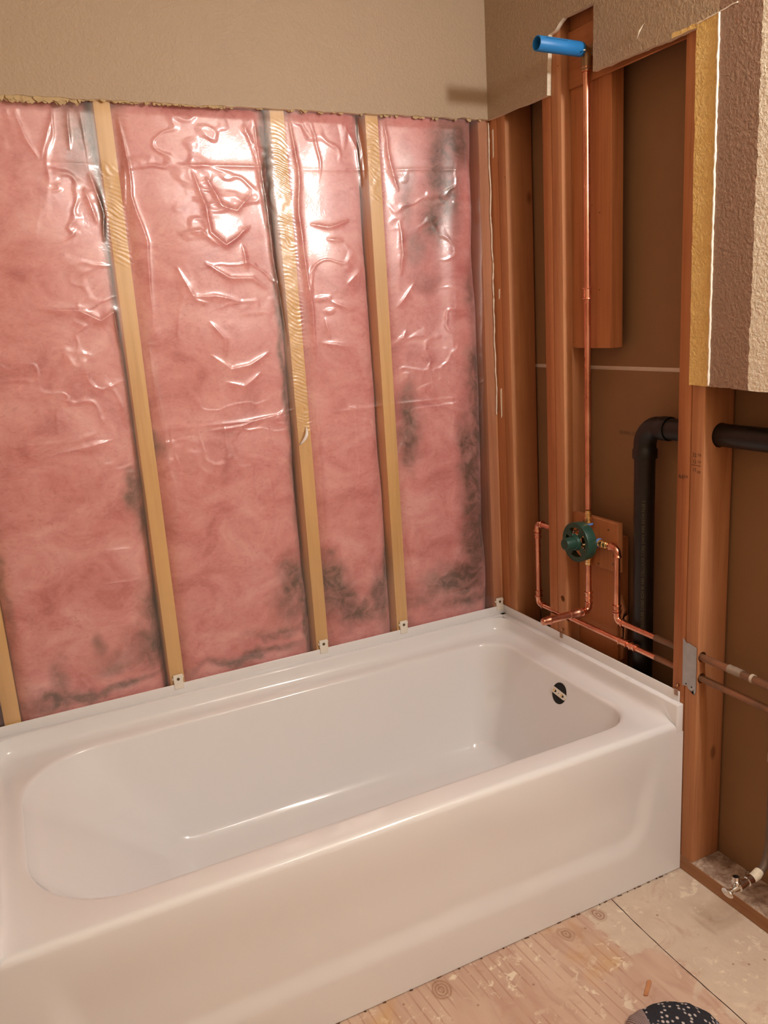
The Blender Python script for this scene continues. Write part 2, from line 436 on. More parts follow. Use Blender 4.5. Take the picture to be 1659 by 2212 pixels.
# right wall drywall with the stepped opening
bm = bmesh.new(); X = -DT
pts = []
chain = [(-.0127, 1.930, 8), (-.283, 1.925, 10), (-.292, 2.060, 8), (-.318, 2.062, 6), (-.350, 2.079, 8), (-.459, 2.072, 10), (-.456, 1.932, 30), (-.765, 1.925, 30), (-.768, 1.221, 26), (-.97, 1.215, 20), (-1.195, 1.21, 20)]
for (y0, z0, n), (y1, z1, _) in zip(chain[:-1], chain[1:]):
    vert = abs(z1-z0) > abs(y1-y0)
    pts += jagline((X, y0, z0), (X, y1, z1), n, .0022, 1 if vert else 2)
pts += [Vector((X, -1.195, 1.21)), Vector((X, -1.195, 0)), Vector((X, -3.0, 0)), Vector((X, -3.0, 2.44)), Vector((X, -DT, 2.44))]
poly_extrude(bm, pts, (DT-.0006, 0, 0))
for f in bm.faces:
    if abs(f.normal.x) < .5: f.material_index = 1
wr = structure(obj('wall_right', bm, [M_wallR, M_gyps]))
# raised broken bead of old caulk / paint between yellow and brown
bm = bmesh.new()
N = 150; pp = []; rr = []
for i in range(N+1):
    z = 1.934-(1.934-1.222)*i/N
    pp.append((X-.0008, -.822+.0016*mnoise.noise(Vector((0, 3, z*30)))+.001*mnoise.noise(Vector((0, 9, z*110))), z)); rr.append(.0026*(1+.6*mnoise.noise(Vector((5, 0, z*60)))))
tube(bm, pp, rr, 7)
pp = []; rr = []
for i in range(31):
    y = -.765-.10*i/30; pp.append((X-.0005, y, 1.932+.006*i/30+.0015*mnoise.noise(Vector((y*50, 0, 1))))); rr.append(.0012+.0009*mnoise.noise(Vector((y*80, 0, 5))))
tube(bm, pp, rr, 6)
cb = obj('paint_ridge', bm, simple('white_paint_ridge', (.86, .78, .66), .7, var=.08, bump=.5), wr, smooth=True); cb['label'] = 'broken white ridge of paint beside the yellow strip'
bm = bmesh.new()
for a, b, c in (((X-.001, -.43, 1.985), (X-.006, -.432, 1.984), .0016),):
    tube(bm, [a, b], c, 6)
for (y0, z0, y1, z1) in ((-.600, 1.955, -.622, 1.978), (-.700, 2.006, -.702, 2.0)):
    tube(bm, [(X-.001, y0, z0), (X-.005, (y0+y1)/2, (z0+z1)/2), (X-.003, y1, z1)], [.0004, .0022, .0004], 6)
obj('torn_paper_curl', bm, M_gyps, wr)

# far board (back side of the next room's drywall) closing the stud bays
bm = bmesh.new(); box(bm, RX, RX+DT, -3.0, .11, 0, 1.2385)
box(bm, RX, RX+DT, -3.0, .11, 1.2445, 2.44)
far = structure(obj('wall_far', bm, M_paper))
bm = bmesh.new(); box(bm, RX+.0015, RX+.006, -3.0, .11, 1.2385, 1.2445)
box(bm, RX-.0004, RX+.001, -1.3, .11, 1.2445, 1.2462); box(bm, RX-.0004, RX+.001, -1.3, .11, 1.2368, 1.2385)
j = obj('board_joint', bm, M_tape, far); j['label'] = 'pale joint between the two boards'
text_obj('printed_text', 'RECYCLED PAPER', .0135, (RX-.0006, -.548, 1.079), (0, 1, 0), (0, 0, -1), M_print, far, .0003, 1.12)
# sheathing outside the back bays
bm = bmesh.new(); box(bm, -1.62, .11, .0905, .103, 0, 2.44); structure(obj('wall_sheathing', bm, M_sheath))
# rest of the bathroom, behind and beside the camera
bm = bmesh.new(); box(bm, -1.62, -1.5435, -3.0, -.0005, 0, 2.44); structure(obj('wall_left', bm, M_wall))
bm = bmesh.new(); box(bm, -1.62, .12, -3.08, -3.0, 0, 2.44); structure(obj('wall_front', bm, M_wall))
bm = bmesh.new(); box(bm, -1.62, .12, -3.08, .11, 2.44, 2.48); structure(obj('ceiling', bm, simple('ceiling_paint', (.70, .62, .5), .8, var=.04)))

# ------------------------------------------------------------------ studs
def stud(name, x0, x1, y0, y1, z0, z1, mat, label, cat='stud', group=None, bev=.0025, cuts=None, wob=.0):
    bm = bmesh.new(); box(bm, x0, x1, y0, y1, z0, z1, bev, 2)
    loc = ((x0+x1)/2, (y0+y1)/2, z0)
    o = obj(name, bm, mat, None, loc, angle=40)
    tag(o, label, cat, group)
    if cuts:
        for (p, ax, r, L) in cuts:
            b2 = bmesh.new(); lathe(b2, Vector(p)-Vector(loc)-Vector(ax)*L/2, ax, [(0, r), (L, r)], 24)
            me = bpy.data.meshes.new('c'); b2.to_mesh(me); b2.free()
            co = bpy.data.objects.new('c', me); C.objects.link(co); co.location = loc
            m = o.modifiers.new('b', 'BOOLEAN'); m.operation = 'DIFFERENCE'; m.object = co; m.solver = 'EXACT'
            bpy.context.view_layer.update()
            nm = bpy.data.meshes.new_from_object(o.evaluated_get(bpy.context.evaluated_depsgraph_get()))
            o.modifiers.clear(); o.data = nm; bpy.data.objects.remove(co)
        o.data.materials.clear(); o.data.materials.append(mat)
    return o
G1 = 'studs of the insulated back wall'
SX = {'E': -1.4645, 'A': -1.0540, 'B': -.6320, 'C': -.3690, 'D': -.0180}
LB = {'E': 'yellow pine stud at the far left, seen only just above the tub rim',
      'A': 'yellow pine stud under plastic between the two widest pink bays',
      'B': 'yellow pine stud under plastic, left of the narrow pink bay',
      'C': 'yellow pine stud under plastic, right of the narrow pink bay',
      'D': 'pale corner stud at the right end of the pink insulation'}
for k, x in SX.items():
    stud('wall_stud', x-.019, x+.019 if k != 'D' else -.0005, .0005, .0885, .0382, 2.438, M_woodB if k != 'D' else M_woodL, LB[k], 'stud', G1)
G2 = 'studs of the open plumbing wall'
px = .011    # plane of the copper piping
stud('wall_stud', .0, .089, -.0385, .0885, .0385, 2.438, M_wood, 'orange fir corner stud touching the end of the plastic sheet', 'stud', G2)
stud('wall_stud', .0, .089, -.0765, -.0388, .0385, 2.438, M_woodL, 'orange fir stud doubled against the corner stud, deep side face in shadow', 'stud', G2)
stud('wall_stud', .0, .089, -.2815, -.2440, .0385, 2.438, M_wood, 'redder half of the doubled stud left of the shower riser', 'stud', G2,
     cuts=[((px+.001, -.26, .787), (0, 1, 0), .0100, .09), ((px, -.26, .537), (0, 1, 0), .0125, .09)])
stud('wall_stud', .0, .089, -.3220, -.2818, .0385, 2.438, M_woodL, 'paler half of the doubled stud left of the shower riser, with a round drilled hole', 'stud', G2,
     cuts=[((px+.001, -.30, .787), (0, 1, 0), .0100, .09), ((px, -.30, .537), (0, 1, 0), .0125, .09), ((.0, -.304, .590), (1, 0, 0), .0095, .09)])
dl = stud('wall_stud', .0, .089, -.7640, -.7265, .0385, 2.438, M_wood, 'orange fir stud with 44 3/4 pencilled on it, ending behind the tub corner', 'stud', G2,
          cuts=[((px+.003, -.745, .588), (0, 1, 0), .0125, .09), ((px+.003, -.745, .534), (0, 1, 0), .0125, .09), ((.050, -.745, 1.107), (0, 1, 0), .0275, .09)])
dr = stud('wall_stud', .0, .089, -.8030, -.7655, .0385, 2.438, M_woodL, 'paler fir stud with a pencilled subtraction sum, running to the floor right of the tub', 'stud', G2,
          cuts=[((px+.003, -.785, .588), (0, 1, 0), .0125, .09), ((px+.003, -.785, .534), (0, 1, 0), .0125, .09), ((.050, -.785, 1.107), (0, 1, 0), .0275, .09)])
stud('wall_stud', .0, .089, -1.235, -1.197, .0385, 2.438, M_wood, 'fir stud right of the shutoff valve, outside the picture', 'stud', G2,
     cuts=[((px+.003, -1.21, .588), (0, 1, 0), .0125, .09), ((px+.003, -1.21, .534), (0, 1, 0), .0125, .09), ((.050, -1.21, 1.107), (0, 1, 0), .0275, .09)])
# pencil notes
EXR, EYR = (0, -1, 0), (0, 0, 1)
text_obj('pencil_mark', '44', .016, (-.0005, -.7320, 1.006), EXR, (0, .12, 1), M_pencil, dl, .0002)
text_obj('pencil_mark', '3/4', .0095, (-.0005, -.7475, 1.010), EXR, (0, .12, 1), M_pencil, dl, .0002)
text_obj('pencil_mark', '32', .0125, (-.0005, -.7715, 1.062), EXR, (0, .1, 1), M_pencil, dr, .0002)
text_obj('pencil_mark', '7/8', .0085, (-.0005, -.7860, 1.064), EXR, (0, .1, 1), M_pencil, dr, .0002)
text_obj('pencil_mark', '12', .0115, (-.0005, -.7725, 1.047), EXR, (0, .1, 1), M_pencil, dr, .0002)
text_obj('pencil_mark', '1/4', .008, (-.0005, -.7860, 1.049), EXR, (0, .1, 1), M_pencil, dr, .0002)
text_obj('pencil_mark', '17', .0115, (-.0005, -.7725, 1.028), EXR, (0, .1, 1), M_pencil, dr, .0002)
text_obj('pencil_mark', '5/8', .0085, (-.0005, -.7850, 1.026), EXR, (0, .1, 1), M_pencil, dr, .0002)
bm = bmesh.new(); box(bm, -.0006, -.0001, -.7965, -.7695, 1.0425, 1.0435); obj('pencil_line', bm, M_pencil, dr)
# bottom plates
t_ = NT('splattered_plate_top'); p_ = t_.pos()
c_ = t_.mix(t_.mapr(t_.noise(p_, 26, 6, .7, .5), .40, .62), (.25, .155, .11, 1), (.56, .43, .33, 1))
c_ = t_.mix(t_.mapr(t_.noise(p_, 60, 5, .7), .60, .68), c_, (.13, .07, .045, 1)); t_.bump(t_.noise(p_, 60, 5), .5, .003)
M_plt = t_.fin(c_, .85, 0, .2)
M_plate = wood('weathered_plate', (.40, .20, .10), (.24, .105, .045), axis=1)
bm = bmesh.new(); box(bm, .0, .0945, -2.9, .0885, .0003, .038, .002)
for f in bm.faces:
    if f.normal.z > .9: f.material_index = 1
tag(obj('bottom_plate', bm, [M_plate, M_plt], None, (.045, -.8, .0003)), 'long bottom plate on the floor under the plumbing wall studs, splattered on top', 'plate')
bm = bmesh.new(); box(bm, -1.53, -.001, .0005, .0885, .0003, .038, .002)
tag(obj('bottom_plate', bm, M_woodB, None, (-.75, .045, .0003)), 'bottom plate of the insulated back wall behind the bathtub', 'plate')

# blocking
def board(name, x0, x1, y0, y1, z0, z1, mat, label, cat='board', group='blocking boards behind the pipes', rot=0):
    bm = bmesh.new(); box(bm, x0, x1, y0, y1, z0, z1, .0015, 1)
    if rot: bmesh.ops.rotate(bm, verts=bm.verts, cent=((x0+x1)/2, y1, (z0+z1)/2), matrix=Matrix.Rotation(rot, 3, 'X'))
    return tag(obj(name, bm, mat, None, ((x0+x1)/2, (y0+y1)/2, z0), angle=40), label, cat, group)
board('blocking_board', .0290, .0670, -.472, -.3225, 1.297, 2.30, M_wood, 'tall upright fir board hanging behind the upper copper riser')
board('blocking_board',   .0230, .0288, -.7262, -.3225, 1.928, 2.058, M_woodH, 'short level fir board at the top of the riser carrying the blue stub')
vb = board('blocking_board', .0240, .0420, -.505, -.3225, .713, .848, M_wood, 'small square fir board behind the green valve, with nails')
lb = board('blocking_board', .0450, .0830, -.482, -.3225, .0385, .80, M_wood, 'wide upright fir board below the valve with a splintered edge')
bm = bmesh.new()
poly_extrude(bm, [(.055, -.4822, .64), (.055, -.498, .60), (.055, -.490, .575), (.055, -.507, .59), (.055, -.500, .52), (.055, -.494, .46), (.055, -.4822, .45)], (.006, 0, 0))
s = obj('splinter', bm, M_woodL, lb); s['label'] = 'pale jagged splinters'
for (yy, zz) in ((-.47, .825), (-.488, .735), (-.37, .83), (-.43, .722)):
    bm = bmesh.new(); lathe(bm, (.0240, yy, zz), (-1, 0, 0), [(0, .0028), (.0008, .0028), (.0014, .0015)], 10); obj('nail_head', bm, M_screwd, vb)

# ------------------------------------------------------------------ insulation batts
DIRT = [  # x, z, rx, rz, strength
 (-.10, .90, .030, .16, 1.0), (-.105, .74, .035, .14, .9), (-.055, 1.17, .034, .12, 1.0), (-.12, 1.0, .022, .07, 1.0), (-.07, .78, .03, .14, .8), (-.30, 1.06, .03, .05, .8), (-.56, .61, .04, .05, .9), (-.06, 1.05, .03, .1, .8), (-.30, 1.12, .022, .07, .8), (-.31, 1.02, .02, .05, .7),
 (-.155, 1.78, .035, .13, 1.0), (-.19, 1.66, .03, .05, .8), (-.27, 1.75, .02, .08, .45), (-.25, 1.60, .03, .04, .45), (-.12, 1.88, .05, .05, .9), (-.22, 1.50, .05, .03, .3), (-.07, 1.45, .02, .1, .5),
 (-.16, .60, .09, .035, 1.0), (-.08, .66, .05, .06, .8), (-.30, .56, .05, .02, .4), (-.12, .53, .1, .03, .7),
 (-.585, .66, .030, .075, 1.0), (-.545, .60, .035, .05, 1.0), (-.50, .56, .06, .03, .75), (-.43, .60, .03, .07, .8), (-.405, .68, .016, .06, 1.0), (-.58, .77, .02, .02, .5),
 (-.70, .70, .028, .045, .9), (-.715, .63, .045, .04, .6), (-.76, .56, .07, .02, .6), (-.85, .505, .12, .012, .8), (-.665, .56, .01, .1, .9), (-.67, .66, .015, .06, .8),
 (-1.095, 1.02, .018, .045, 1.0), (-1.085, .95, .02, .04, .6), (-1.03, 1.135, .018, .02, .7), (-1.09, .70, .03, .05, .8), (-1.10, .60, .05, .05, .7), (-1.20, .575, .05, .02, .5), (-1.23, .62, .015, .03, .5),
 (-1.36, .52, .045, .025, 1.0), (-1.34, .56, .02, .04, .6), (-1.25, .51, .15, .012, .8), (-1.10, 1.86, .04, .05, .8), (-1.12, 1.80, .03, .04, .5), (-.67, 1.35, .01, .4, .7), (-.665, 1.75, .012, .2, .9), (-.665, 1.02, .01, .2, .5),
 (-1.435, 1.0, .01, .3, .5), (-1.52, .55, .03, .08, 1.0)]
BAYS = [(-1.530, -1.4845, 'narrow strip of pink insulation at the far left edge above the tub'), (-1.4445, -1.0740, 'pink insulation batt in the leftmost wide bay, smudged grey at its foot'),
        (-1.0340, -.6520, 'pink insulation batt in the second wide bay, bright under shiny wrinkled film'), (-.6120, -.3890, 'narrow pink insulation batt with a large dark stain at its foot'),
        (-.3490, -.0375, 'pink insulation batt in the corner bay, streaked with black mould')]
for bi, (x0, x1, lab) in enumerate(BAYS):
    nx = max(10, int((x1-x0)/.005)); nz = 380
    xs = np.linspace(x0+.0005, x1-.0005, nx); zs = np.linspace(.045, 2.30, nz)
    Xg, Zg = np.meshgrid(xs, zs, indexing='ij')
    eL = Xg-x0; eR = x1-Xg
    wob = .006*(vn(Zg*14, Zg*0, bi))
    depth = .010+.010*(fbm(Xg*9, Zg*5, 4, bi)-.5)+.003*(fbm(Xg*40, Zg*30, 3, bi+9)-.5)
    # rounded long edges; deeper gap on the right-hand edge (the left face of the next stud)
    ins = np.maximum(0, 1-eL/(.034+wob*2))**2*.026+np.maximum(0, 1-eR/(.036+wob*3))**2*(.030+.03*vn(Zg*5, Zg*0+3, bi+4))
    depth += np.minimum(ins, .06)
    depth += .004*np.cos((Zg-.9)*5+bi)
    depth = np.maximum(depth, .004)
    P = np.stack([Xg, depth, Zg], -1)
    # closed block: sides and back
    back = P.copy(); back[..., 1] = .0885
    full = np.concatenate([back[:1], P, back[-1:]], 0)
    pad0 = full[:, :1].copy(); pad0[..., 1] = .0885; pad1 = full[:, -1:].copy(); pad1[..., 1] = .0885
    full = np.concatenate([pad0, full, pad1], 1)
    # close at the rear
    me = grid_mesh('insulation_batt', full)
    co = full.reshape(-1, 3)
    d = np.zeros(len(co)); wx = co[:, 0]+.035*(fbm(co[:, 0]*18, co[:, 2]*18, 4, 31)-.5); wz = co[:, 2]+.07*(fbm(co[:, 0]*16, co[:, 2]*16, 4, 47)-.5)
    for (dx, dz, rx, rz, st) in DIRT:
        g = np.exp(-(((wx-dx)/rx)**2+((wz-dz)/rz)**2)*.62); d = np.maximum(d, st*g)
    d = np.clip(d*1.65-.12, 0, 1)
    # narrow dark strips beside the studs come from the list as well
    at = me.attributes.new('dirt', 'FLOAT', 'POINT'); at.data.foreach_set('value', d.astype(np.float32))
    o = obj('insulation_batt', me, M_ins)
    tag(o, lab, 'insulation', 'pink insulation batts between the studs')

# ------------------------------------------------------------------ plastic sheet
nx, nz = 620, 600
xs = np.linspace(-1.532, -.0085, nx); zs = np.linspace(.4845, 1.965, nz)
Xg, Zg = np.meshgrid(xs, zs, indexing='ij')
mask = np.zeros_like(Xg)
for x0, x1, _ in BAYS: mask = np.maximum(mask, sstep(0, .035, Xg-x0)*sstep(0, .035, x1-Xg))
H = np.zeros_like(Xg)
wX = Xg+.05*(fbm(Xg*6, Zg*6, 3, 60)-.5); wZ = Zg+.05*(fbm(Xg*6, Zg*6, 3, 71)-.5)
up = .45+.55*sstep(.8, 1.5, Zg)
H += .011*(fbm(wX*4.5, wZ*3.2, 1, 1)-.25)                       # pillowing
rid = 1-np.abs(2*fbm(wX*9, wZ*14, 3, 5)/.875-1)
H += .0018*np.clip(rid-.86, 0, 1)/.14*up*sstep(.45, .8, vn(Xg*5, Zg*5, 88))           # creases across
rid = 1-np.abs(2*fbm(wX*16, wZ*5, 2, 25)/.75-1)
H += .0018*np.clip(rid-.86, 0, 1)/.14*up*sstep(.45, .8, vn(Xg*5, Zg*5, 97))
H += .0008*(fbm(wX*22, wZ*22, 2, 11)-.4)*up
H *= (.08+.92*mask)
for bi, (x0, x1, _) in enumerate(BAYS):      # each bay of film bellies out between its studs
    u = np.clip((Xg-x0)/(x1-x0), 0, 1); wd = min(1, (x1-x0)/.3)
    H += (.010+.004*np.sin(Zg*11+bi*1.7)+.002*np.sin(Zg*23+bi))*wd*np.sin(PI*u)**1.3
def crease(pts, w, a, sharp=1.0):
    global H
    w = w*(.75 if sharp == 1 else 1)
    tot = sum(math.dist(p, q) for p, q in zip(pts[:-1], pts[1:])); run = 0; best = np.zeros_like(Xg)
    xx = Xg+.007*(vn(Zg*16, Xg*16, 2)-.5); zz = Zg+.007*(vn(Xg*16, Zg*16, 3)-.5)
    for (x0, z0), (x1, z1) in zip(pts[:-1], pts[1:]):
        L = math.dist((x0, z0), (x1, z1)); t = np.clip(((xx-x0)*(x1-x0)+(zz-z0)*(z1-z0))/(L*L), 0, 1)
        d = np.hypot(xx-x0-t*(x1-x0), zz-z0-t*(z1-z0)); s = (run+t*L)/tot; tp = np.sin(np.clip(s, .0, 1)*PI)**.6
        best = np.maximum(best, tp*np.exp(-(d/(w*(.35+.65*tp)))**sharp)); run += L
    H = H+.62*a*best
# level fold lines of the unrolled film
for z, a in ((1.793, .0030), (1.165, .0022), (.567, .0016)):
    zz = Zg+.006*(vn(Xg*6, Xg*0, int(z*10))-.5)
    on = sstep(.25, .6, vn(Xg*5, Xg*0, int(z*13)+1))*.8+.2
    H += a*np.exp(-np.abs(zz-z)/.0045)*on*(.3+.7*mask)
# long tight folds beside the studs
crease([(-1.020, 1.90), (-1.012, 1.80), (-1.013, 1.72), (-.992, 1.62), (-.998, 1.50), (-1.005, 1.42)], .006, .010)
crease([(-1.022, 1.80), (-1.03, 1.70)], .010, .006)
crease([(-.700, 1.93), (-.690, 1.80), (-.680, 1.62), (-.672, 1.50), (-.66, 1.35)], .007, .009)
crease([(-.735, 1.92), (-.700, 1.82), (-.690, 1.66)], .006, .004)
crease([(-.600, 1.92), (-.590, 1.80), (-.598, 1.68), (-.592, 1.56), (-.583, 1.42), (-.58, 1.30)], .007, .010)
crease([(-.415, 1.92), (-.405, 1.84), (-.402, 1.77)], .007, .007)
crease([(-.340, 1.92), (-.325, 1.82), (-.305, 1.74)], .007, .007)
crease([(-.31, 1.66), (-.30, 1.58), (-.315, 1.52)], .008, .008)
crease([(-.33, 1.43), (-.27, 1.50)], .008, .005); crease([(-.33, 1.33), (-.30, 1.37)], .008, .004)
crease([(-.105, 2.2), (-.115, 1.9), (-.135, 1.62), (-.150, 1.40), (-.16, 1.0)], .040, .020, 2)
crease([(-.085, 1.92), (-.09, 1.8), (-.075, 1.70), (-.06, 1.66)], .009, .008)
crease([(-.145, 1.71), (-.08, 1.68), (-.05, 1.66)], .006, .006)
crease([(-.04, 1.8), (-.042, 1.6), (-.05, 1.3), (-.06, .9)], .014, .006)
crease([(-1.245, 1.90), (-1.225, 1.84), (-1.205, 1.80)], .006, .006); crease([(-1.16, 1.905), (-1.19, 1.83), (-1.20, 1.80)], .006, .005); crease([(-1.13, 1.91), (-1.14, 1.82)], .006, .006)
crease([(-1.105, 1.775), (-1.085, 1.68), (-1.09, 1.62)], .008, .008); crease([(-1.12, 1.74), (-1.10, 1.66)], .007, .006)
crease([(-1.27, 1.475), (-1.17, 1.47), (-1.12, 1.44), (-1.09, 1.46), (-1.085, 1.38)], .010, .010)
crease([(-.865, 1.785), (-.84, 1.70), (-.835, 1.64), (-.80, 1.61), (-.77, 1.625), (-.73, 1.655)], .008, .010)
crease([(-.83, 1.77), (-.80, 1.70), (-.76, 1.69), (-.72, 1.735)], .009, .008)
crease([(-.92, 1.635), (-.86, 1.645), (-.82, 1.61)], .008, .007)
crease([(-.86, 1.57), (-.80, 1.53), (-.74, 1.53), (-.70, 1.50)], .007, .007); crease([(-.76, 1.61), (-.755, 1.55)], .008, .006)
crease([(-.93, 1.56), (-.89, 1.48), (-.86, 1.47)], .009, .006)
crease([(-.90, 1.49), (-.84, 1.485), (-.78, 1.47)], .007, .006); crease([(-.865, 1.43), (-.83, 1.38), (-.835, 1.32)], .008, .006)
crease([(-.87, 1.345), (-.82, 1.30), (-.77, 1.31), (-.71, 1.34)], .009, .008)
crease([(-.84, 1.27), (-.79, 1.255), (-.74, 1.29)], .009, .006)
crease([(-.90, 1.15), (-.80, 1.158), (-.70, 1.172), (-.655, 1.185)], .005, .006)
crease([(-1.33, 1.13), (-1.22, 1.145), (-1.13, 1.158)], .006, .005)
crease([(-1.19, .885), (-1.12, .875)], .009, .006); crease([(-1.22, .80), (-1.13, .79), (-1.10, .795)], .009, .005)
crease([(-.57, 1.655), (-.52, 1.65), (-.46, 1.665)], .007, .007); crease([(-.53, 1.62), (-.48, 1.615)], .008, .005)
crease([(-.53, 1.46), (-.48, 1.44), (-.45, 1.42)], .008, .006); crease([(-.565, 1.35), (-.52, 1.345), (-.46, 1.33)], .007, .007)
crease([(-.55, 1.42), (-.54, 1.36)], .008, .004); crease([(-.45, 1.90), (-.42, 1.84), (-.415, 1.75)], .01, .006)
crease([(-.50, 1.17), (-.44, 1.165)], .006, .005); crease([(-.48, 1.50), (-.43, 1.54)], .01, .005)
crease([(-.30, 1.145), (-.20, 1.15), (-.10, 1.155), (-.05, 1.15)], .005, .005)
crease([(-.36, 1.0), (-.34, 1.05), (-.31, 1.03)], .006, .004); crease([(-.35, .80), (-.335, .65), (-.34, .55)], .008, .005)
crease([(-.60, 1.20), (-.595, 1.0), (-.60, .8)], .008, .005); crease([(-1.02, 1.38), (-1.01, 1.2), (-1.0, .95)], .008, .005)
# fine gathered ripples where the film is stretched on the studs
for k in ('A', 'B', 'C'):
    x = SX[k]; on = np.exp(-((Xg-x)/.021)**4)
    zr = {'A': (1.55, 1.78), 'B': (1.05, 1.88), 'C': (1.68, 1.90)}[k]
    on = on*sstep(zr[0], zr[0]+.05, Zg)*(1-sstep(zr[1], zr[1]+.04, Zg))
    H += on*(.0010*np.sin((Zg*1.0+(Xg-x)*.5+.02*vn(Xg*30, Zg*30, 8))*620)*vn(Zg*25, Xg*25, 15)+.0015*fbm(Xg*60, Zg*60, 2, 70))
H = np.clip(H, -.02, .034)
Y = -.0016-np.maximum(H+.0012, 0)-.0*H+np.maximum(-H-.0012, 0)*mask
Y = np.minimum(Y, .002)
free = 1-sstep(1.900, 1.93, Zg); Y = -.0012+(Y+.0012)*free          # nailed flat behind the drywall
low = sstep(.484, .53, Zg); Y = np.where(Zg < .53, (Y)*low-.0004, Y)
# pressed flat along the corner stud
side = sstep(0, .03, -.0085-Xg); Y = -.0010+(Y+.0010)*(.15+.85*side)
film = obj('plastic_sheet', grid_mesh('plastic_sheet', np.stack([Xg, Y, Zg], -1)), M_film)
tag(film, 'clear wrinkled plastic sheet stretched over the pink insulation and studs', 'plastic sheet')
bm = bmesh.new(); secs = []
for i in range(9):
    t = i/8; secs.append(((-.650+.022*t+.006*math.sin(t*3), -.004-.010*math.sin(t*PI), 1.085+.046*t), .0035*math.sin(.35+t*2.5)))
a_ = [bm.verts.new(Vector(c)+Vector((-w, 0, w*.5))) for c, w in secs]; b_ = [bm.verts.new(Vector(c)+Vector((w, -.003, -w*.5))) for c, w in secs]
for i in range(8): bm.faces.new((a_[i], b_[i], b_[i+1], a_[i+1]))
fl = obj('torn_flap', bm, simple('milky_film', (.85, .8, .76), .25), film, smooth=True); fl['label'] = 'small milky curl of torn film on the stud'
fm = fl.modifiers.new('s', 'SOLIDIFY'); fm.thickness = .0004
# loose curl of film above the stud and ragged strip in the corner
bm = bmesh.new()
for (x0, z0, x1, z1, w, n, lean) in ((-.0055, 1.925, -.0045, 1.10, .0045, 90, 0),):
    pp = []; rr = []
    for i in range(n+1):
        t = i/n; z = z0+(z1-z0)*t
        pp.append((-.006+.004*mnoise.noise(Vector((z*14, 0, 0))), -.004+.001*mnoise.noise(Vector((0, z*50, 0))), z)); rr.append(.0022*(1+.8*mnoise.noise(Vector((z*70, 4, 2)))))
    tube(bm, pp, rr, 6)
tag(obj('drywall_scrap', bm, simple('chalky_scrap', (.72, .60, .47), .9, var=.2, sc=90, bump=.5), None, (-.005, -.004, .5)), 'ragged pale strip of drywall tape left standing in the corner', 'drywall scrap')
for (z0, z1, y, w, lab) in ((1.905, 1.83, -.018, .0025, 'thin pale drywall sliver stuck near the top of the corner stud'), (1.18, 1.09, -.022, .0035, 'pale drywall sliver stuck halfway down the corner stud of the plumbing wall'), (1.47, 1.44, -.028, .003, 'tiny pale chip of drywall on the corner stud')):
    bm = bmesh.new(); poly_extrude(bm, [(-.0005, y-w, z0), (-.0005, y+w, z0-.003), (-.0005, y+w*.8, z1), (-.0005, y-w*.4, z1+.006)], (-.0014, 0, 0))
    tag(obj('drywall_scrap', bm, M_gyps, None, (-.001, y, z1)), lab, 'drywall scrap')

# ------------------------------------------------------------------ bathtub
TW, TL = .765, 1.542
def rrect(x0, x1, yf, yb, rfl, rbl, rbr, rfr, nc=12, nl=36, ns=16):
    """rounded rectangle, clockwise from front left; constant point count"""
    pts = []
    def cor(cx, cy, r, a0, a1): 
        for i in range(nc+1):
            a = a0+(a1-a0)*i/nc; pts.append((cx+r*math.cos(a), cy+r*math.sin(a)))
    def ln(p, q, n):
        for i in range(1, n): pts.append((p[0]+(q[0]-p[0])*i/n, p[1]+(q[1]-p[1])*i/n))
    cor(x0+rfl, yf+rfl, rfl, -PI/2, -PI); a = pts[-1]
    ln(a, (x0, yb-rbl), ns); cor(x0+rbl, yb-rbl, rbl, PI, PI/2)
    ln(pts[-1], (x1-rbr, yb), nl); cor(x1-rbr, yb-rbr, rbr, PI/2, 0)
    ln(pts[-1], (x1, yf+rfr), ns); cor(x1-rfr, yf+rfr, rfr, 0, -PI/2)
    ln(pts[-1], (x0+rfl, yf), nl)
    return pts
DZ = .410
tub = thing('bathtub', (-TL/2, -TW/2, 0), 'large glossy white alcove bathtub with a plain apron, standing on the subfloor', 'bathtub')
bm = bmesh.new(); loops = []
K = 8
for k in range(-1, K):
    a = max(k, 0)/(K-1)*PI/2
    fi, fz = .016*(1-math.cos(a)), DZ-.016+.016*math.sin(a)-(.010 if k < 0 else 0); k = max(k, 0)
    s_ = k/(K-1)
    si, sz = [(.021, .4535), (.0225, .445), (.0235, .434), (.025, .424), (.0285, .4165), (.035, .4125), (.044, .4105), (.055, .410)][k]
    base = rrect(-TL, 0, -TW, 0, .0005+.002*k, .03+si*.0+.0, .03, .0005+.002*k)
    lp = []
    cx, cy = -TL/2, -TW/2
    # inset versions
    inF = rrect(-TL+si, -si, -TW+fi, -si, .001+.0015*k, .045, .045, .001+.0015*k)
    for (x, y) in inF:
        w = min(1, max(0, (y+TW)/.05)); w = w*w*(3-2*w)
        lp.append((x, y, fz*(1-w)+sz*w))
    loops.append(lp)
def brect(e, z, x0=-1.462, x1=-.087, yf=-.690, yb=-.084, rl=.19, rr=.085):
    return [(x, y, z) for x, y in rrect(x0-e, x1+e, yf-e, yb+e, rl+e, rl+e, rr+e, rr+e)]
for e, z in ((.016, .4100), (.009, .4088), (.004, .4063), (.001, .4025), (0, .397)): loops.append(brect(e, z))
bot = dict(x0=-1.175, x1=-.172, yf=-.632, yb=-.140, rl=.070, rr=.060)
top = dict(x0=-1.460, x1=-.089, yf=-.689, yb=-.086, rl=.19, rr=.083)
NT_ = 14; zb_ = .125
for i in range(1, NT_+1):
    t = i/NT_; pr_ = {k: top[k]+(bot[k]-top[k])*t for k in top}
    loops.append(brect(0, .395+(zb_-.395)*t, **pr_))
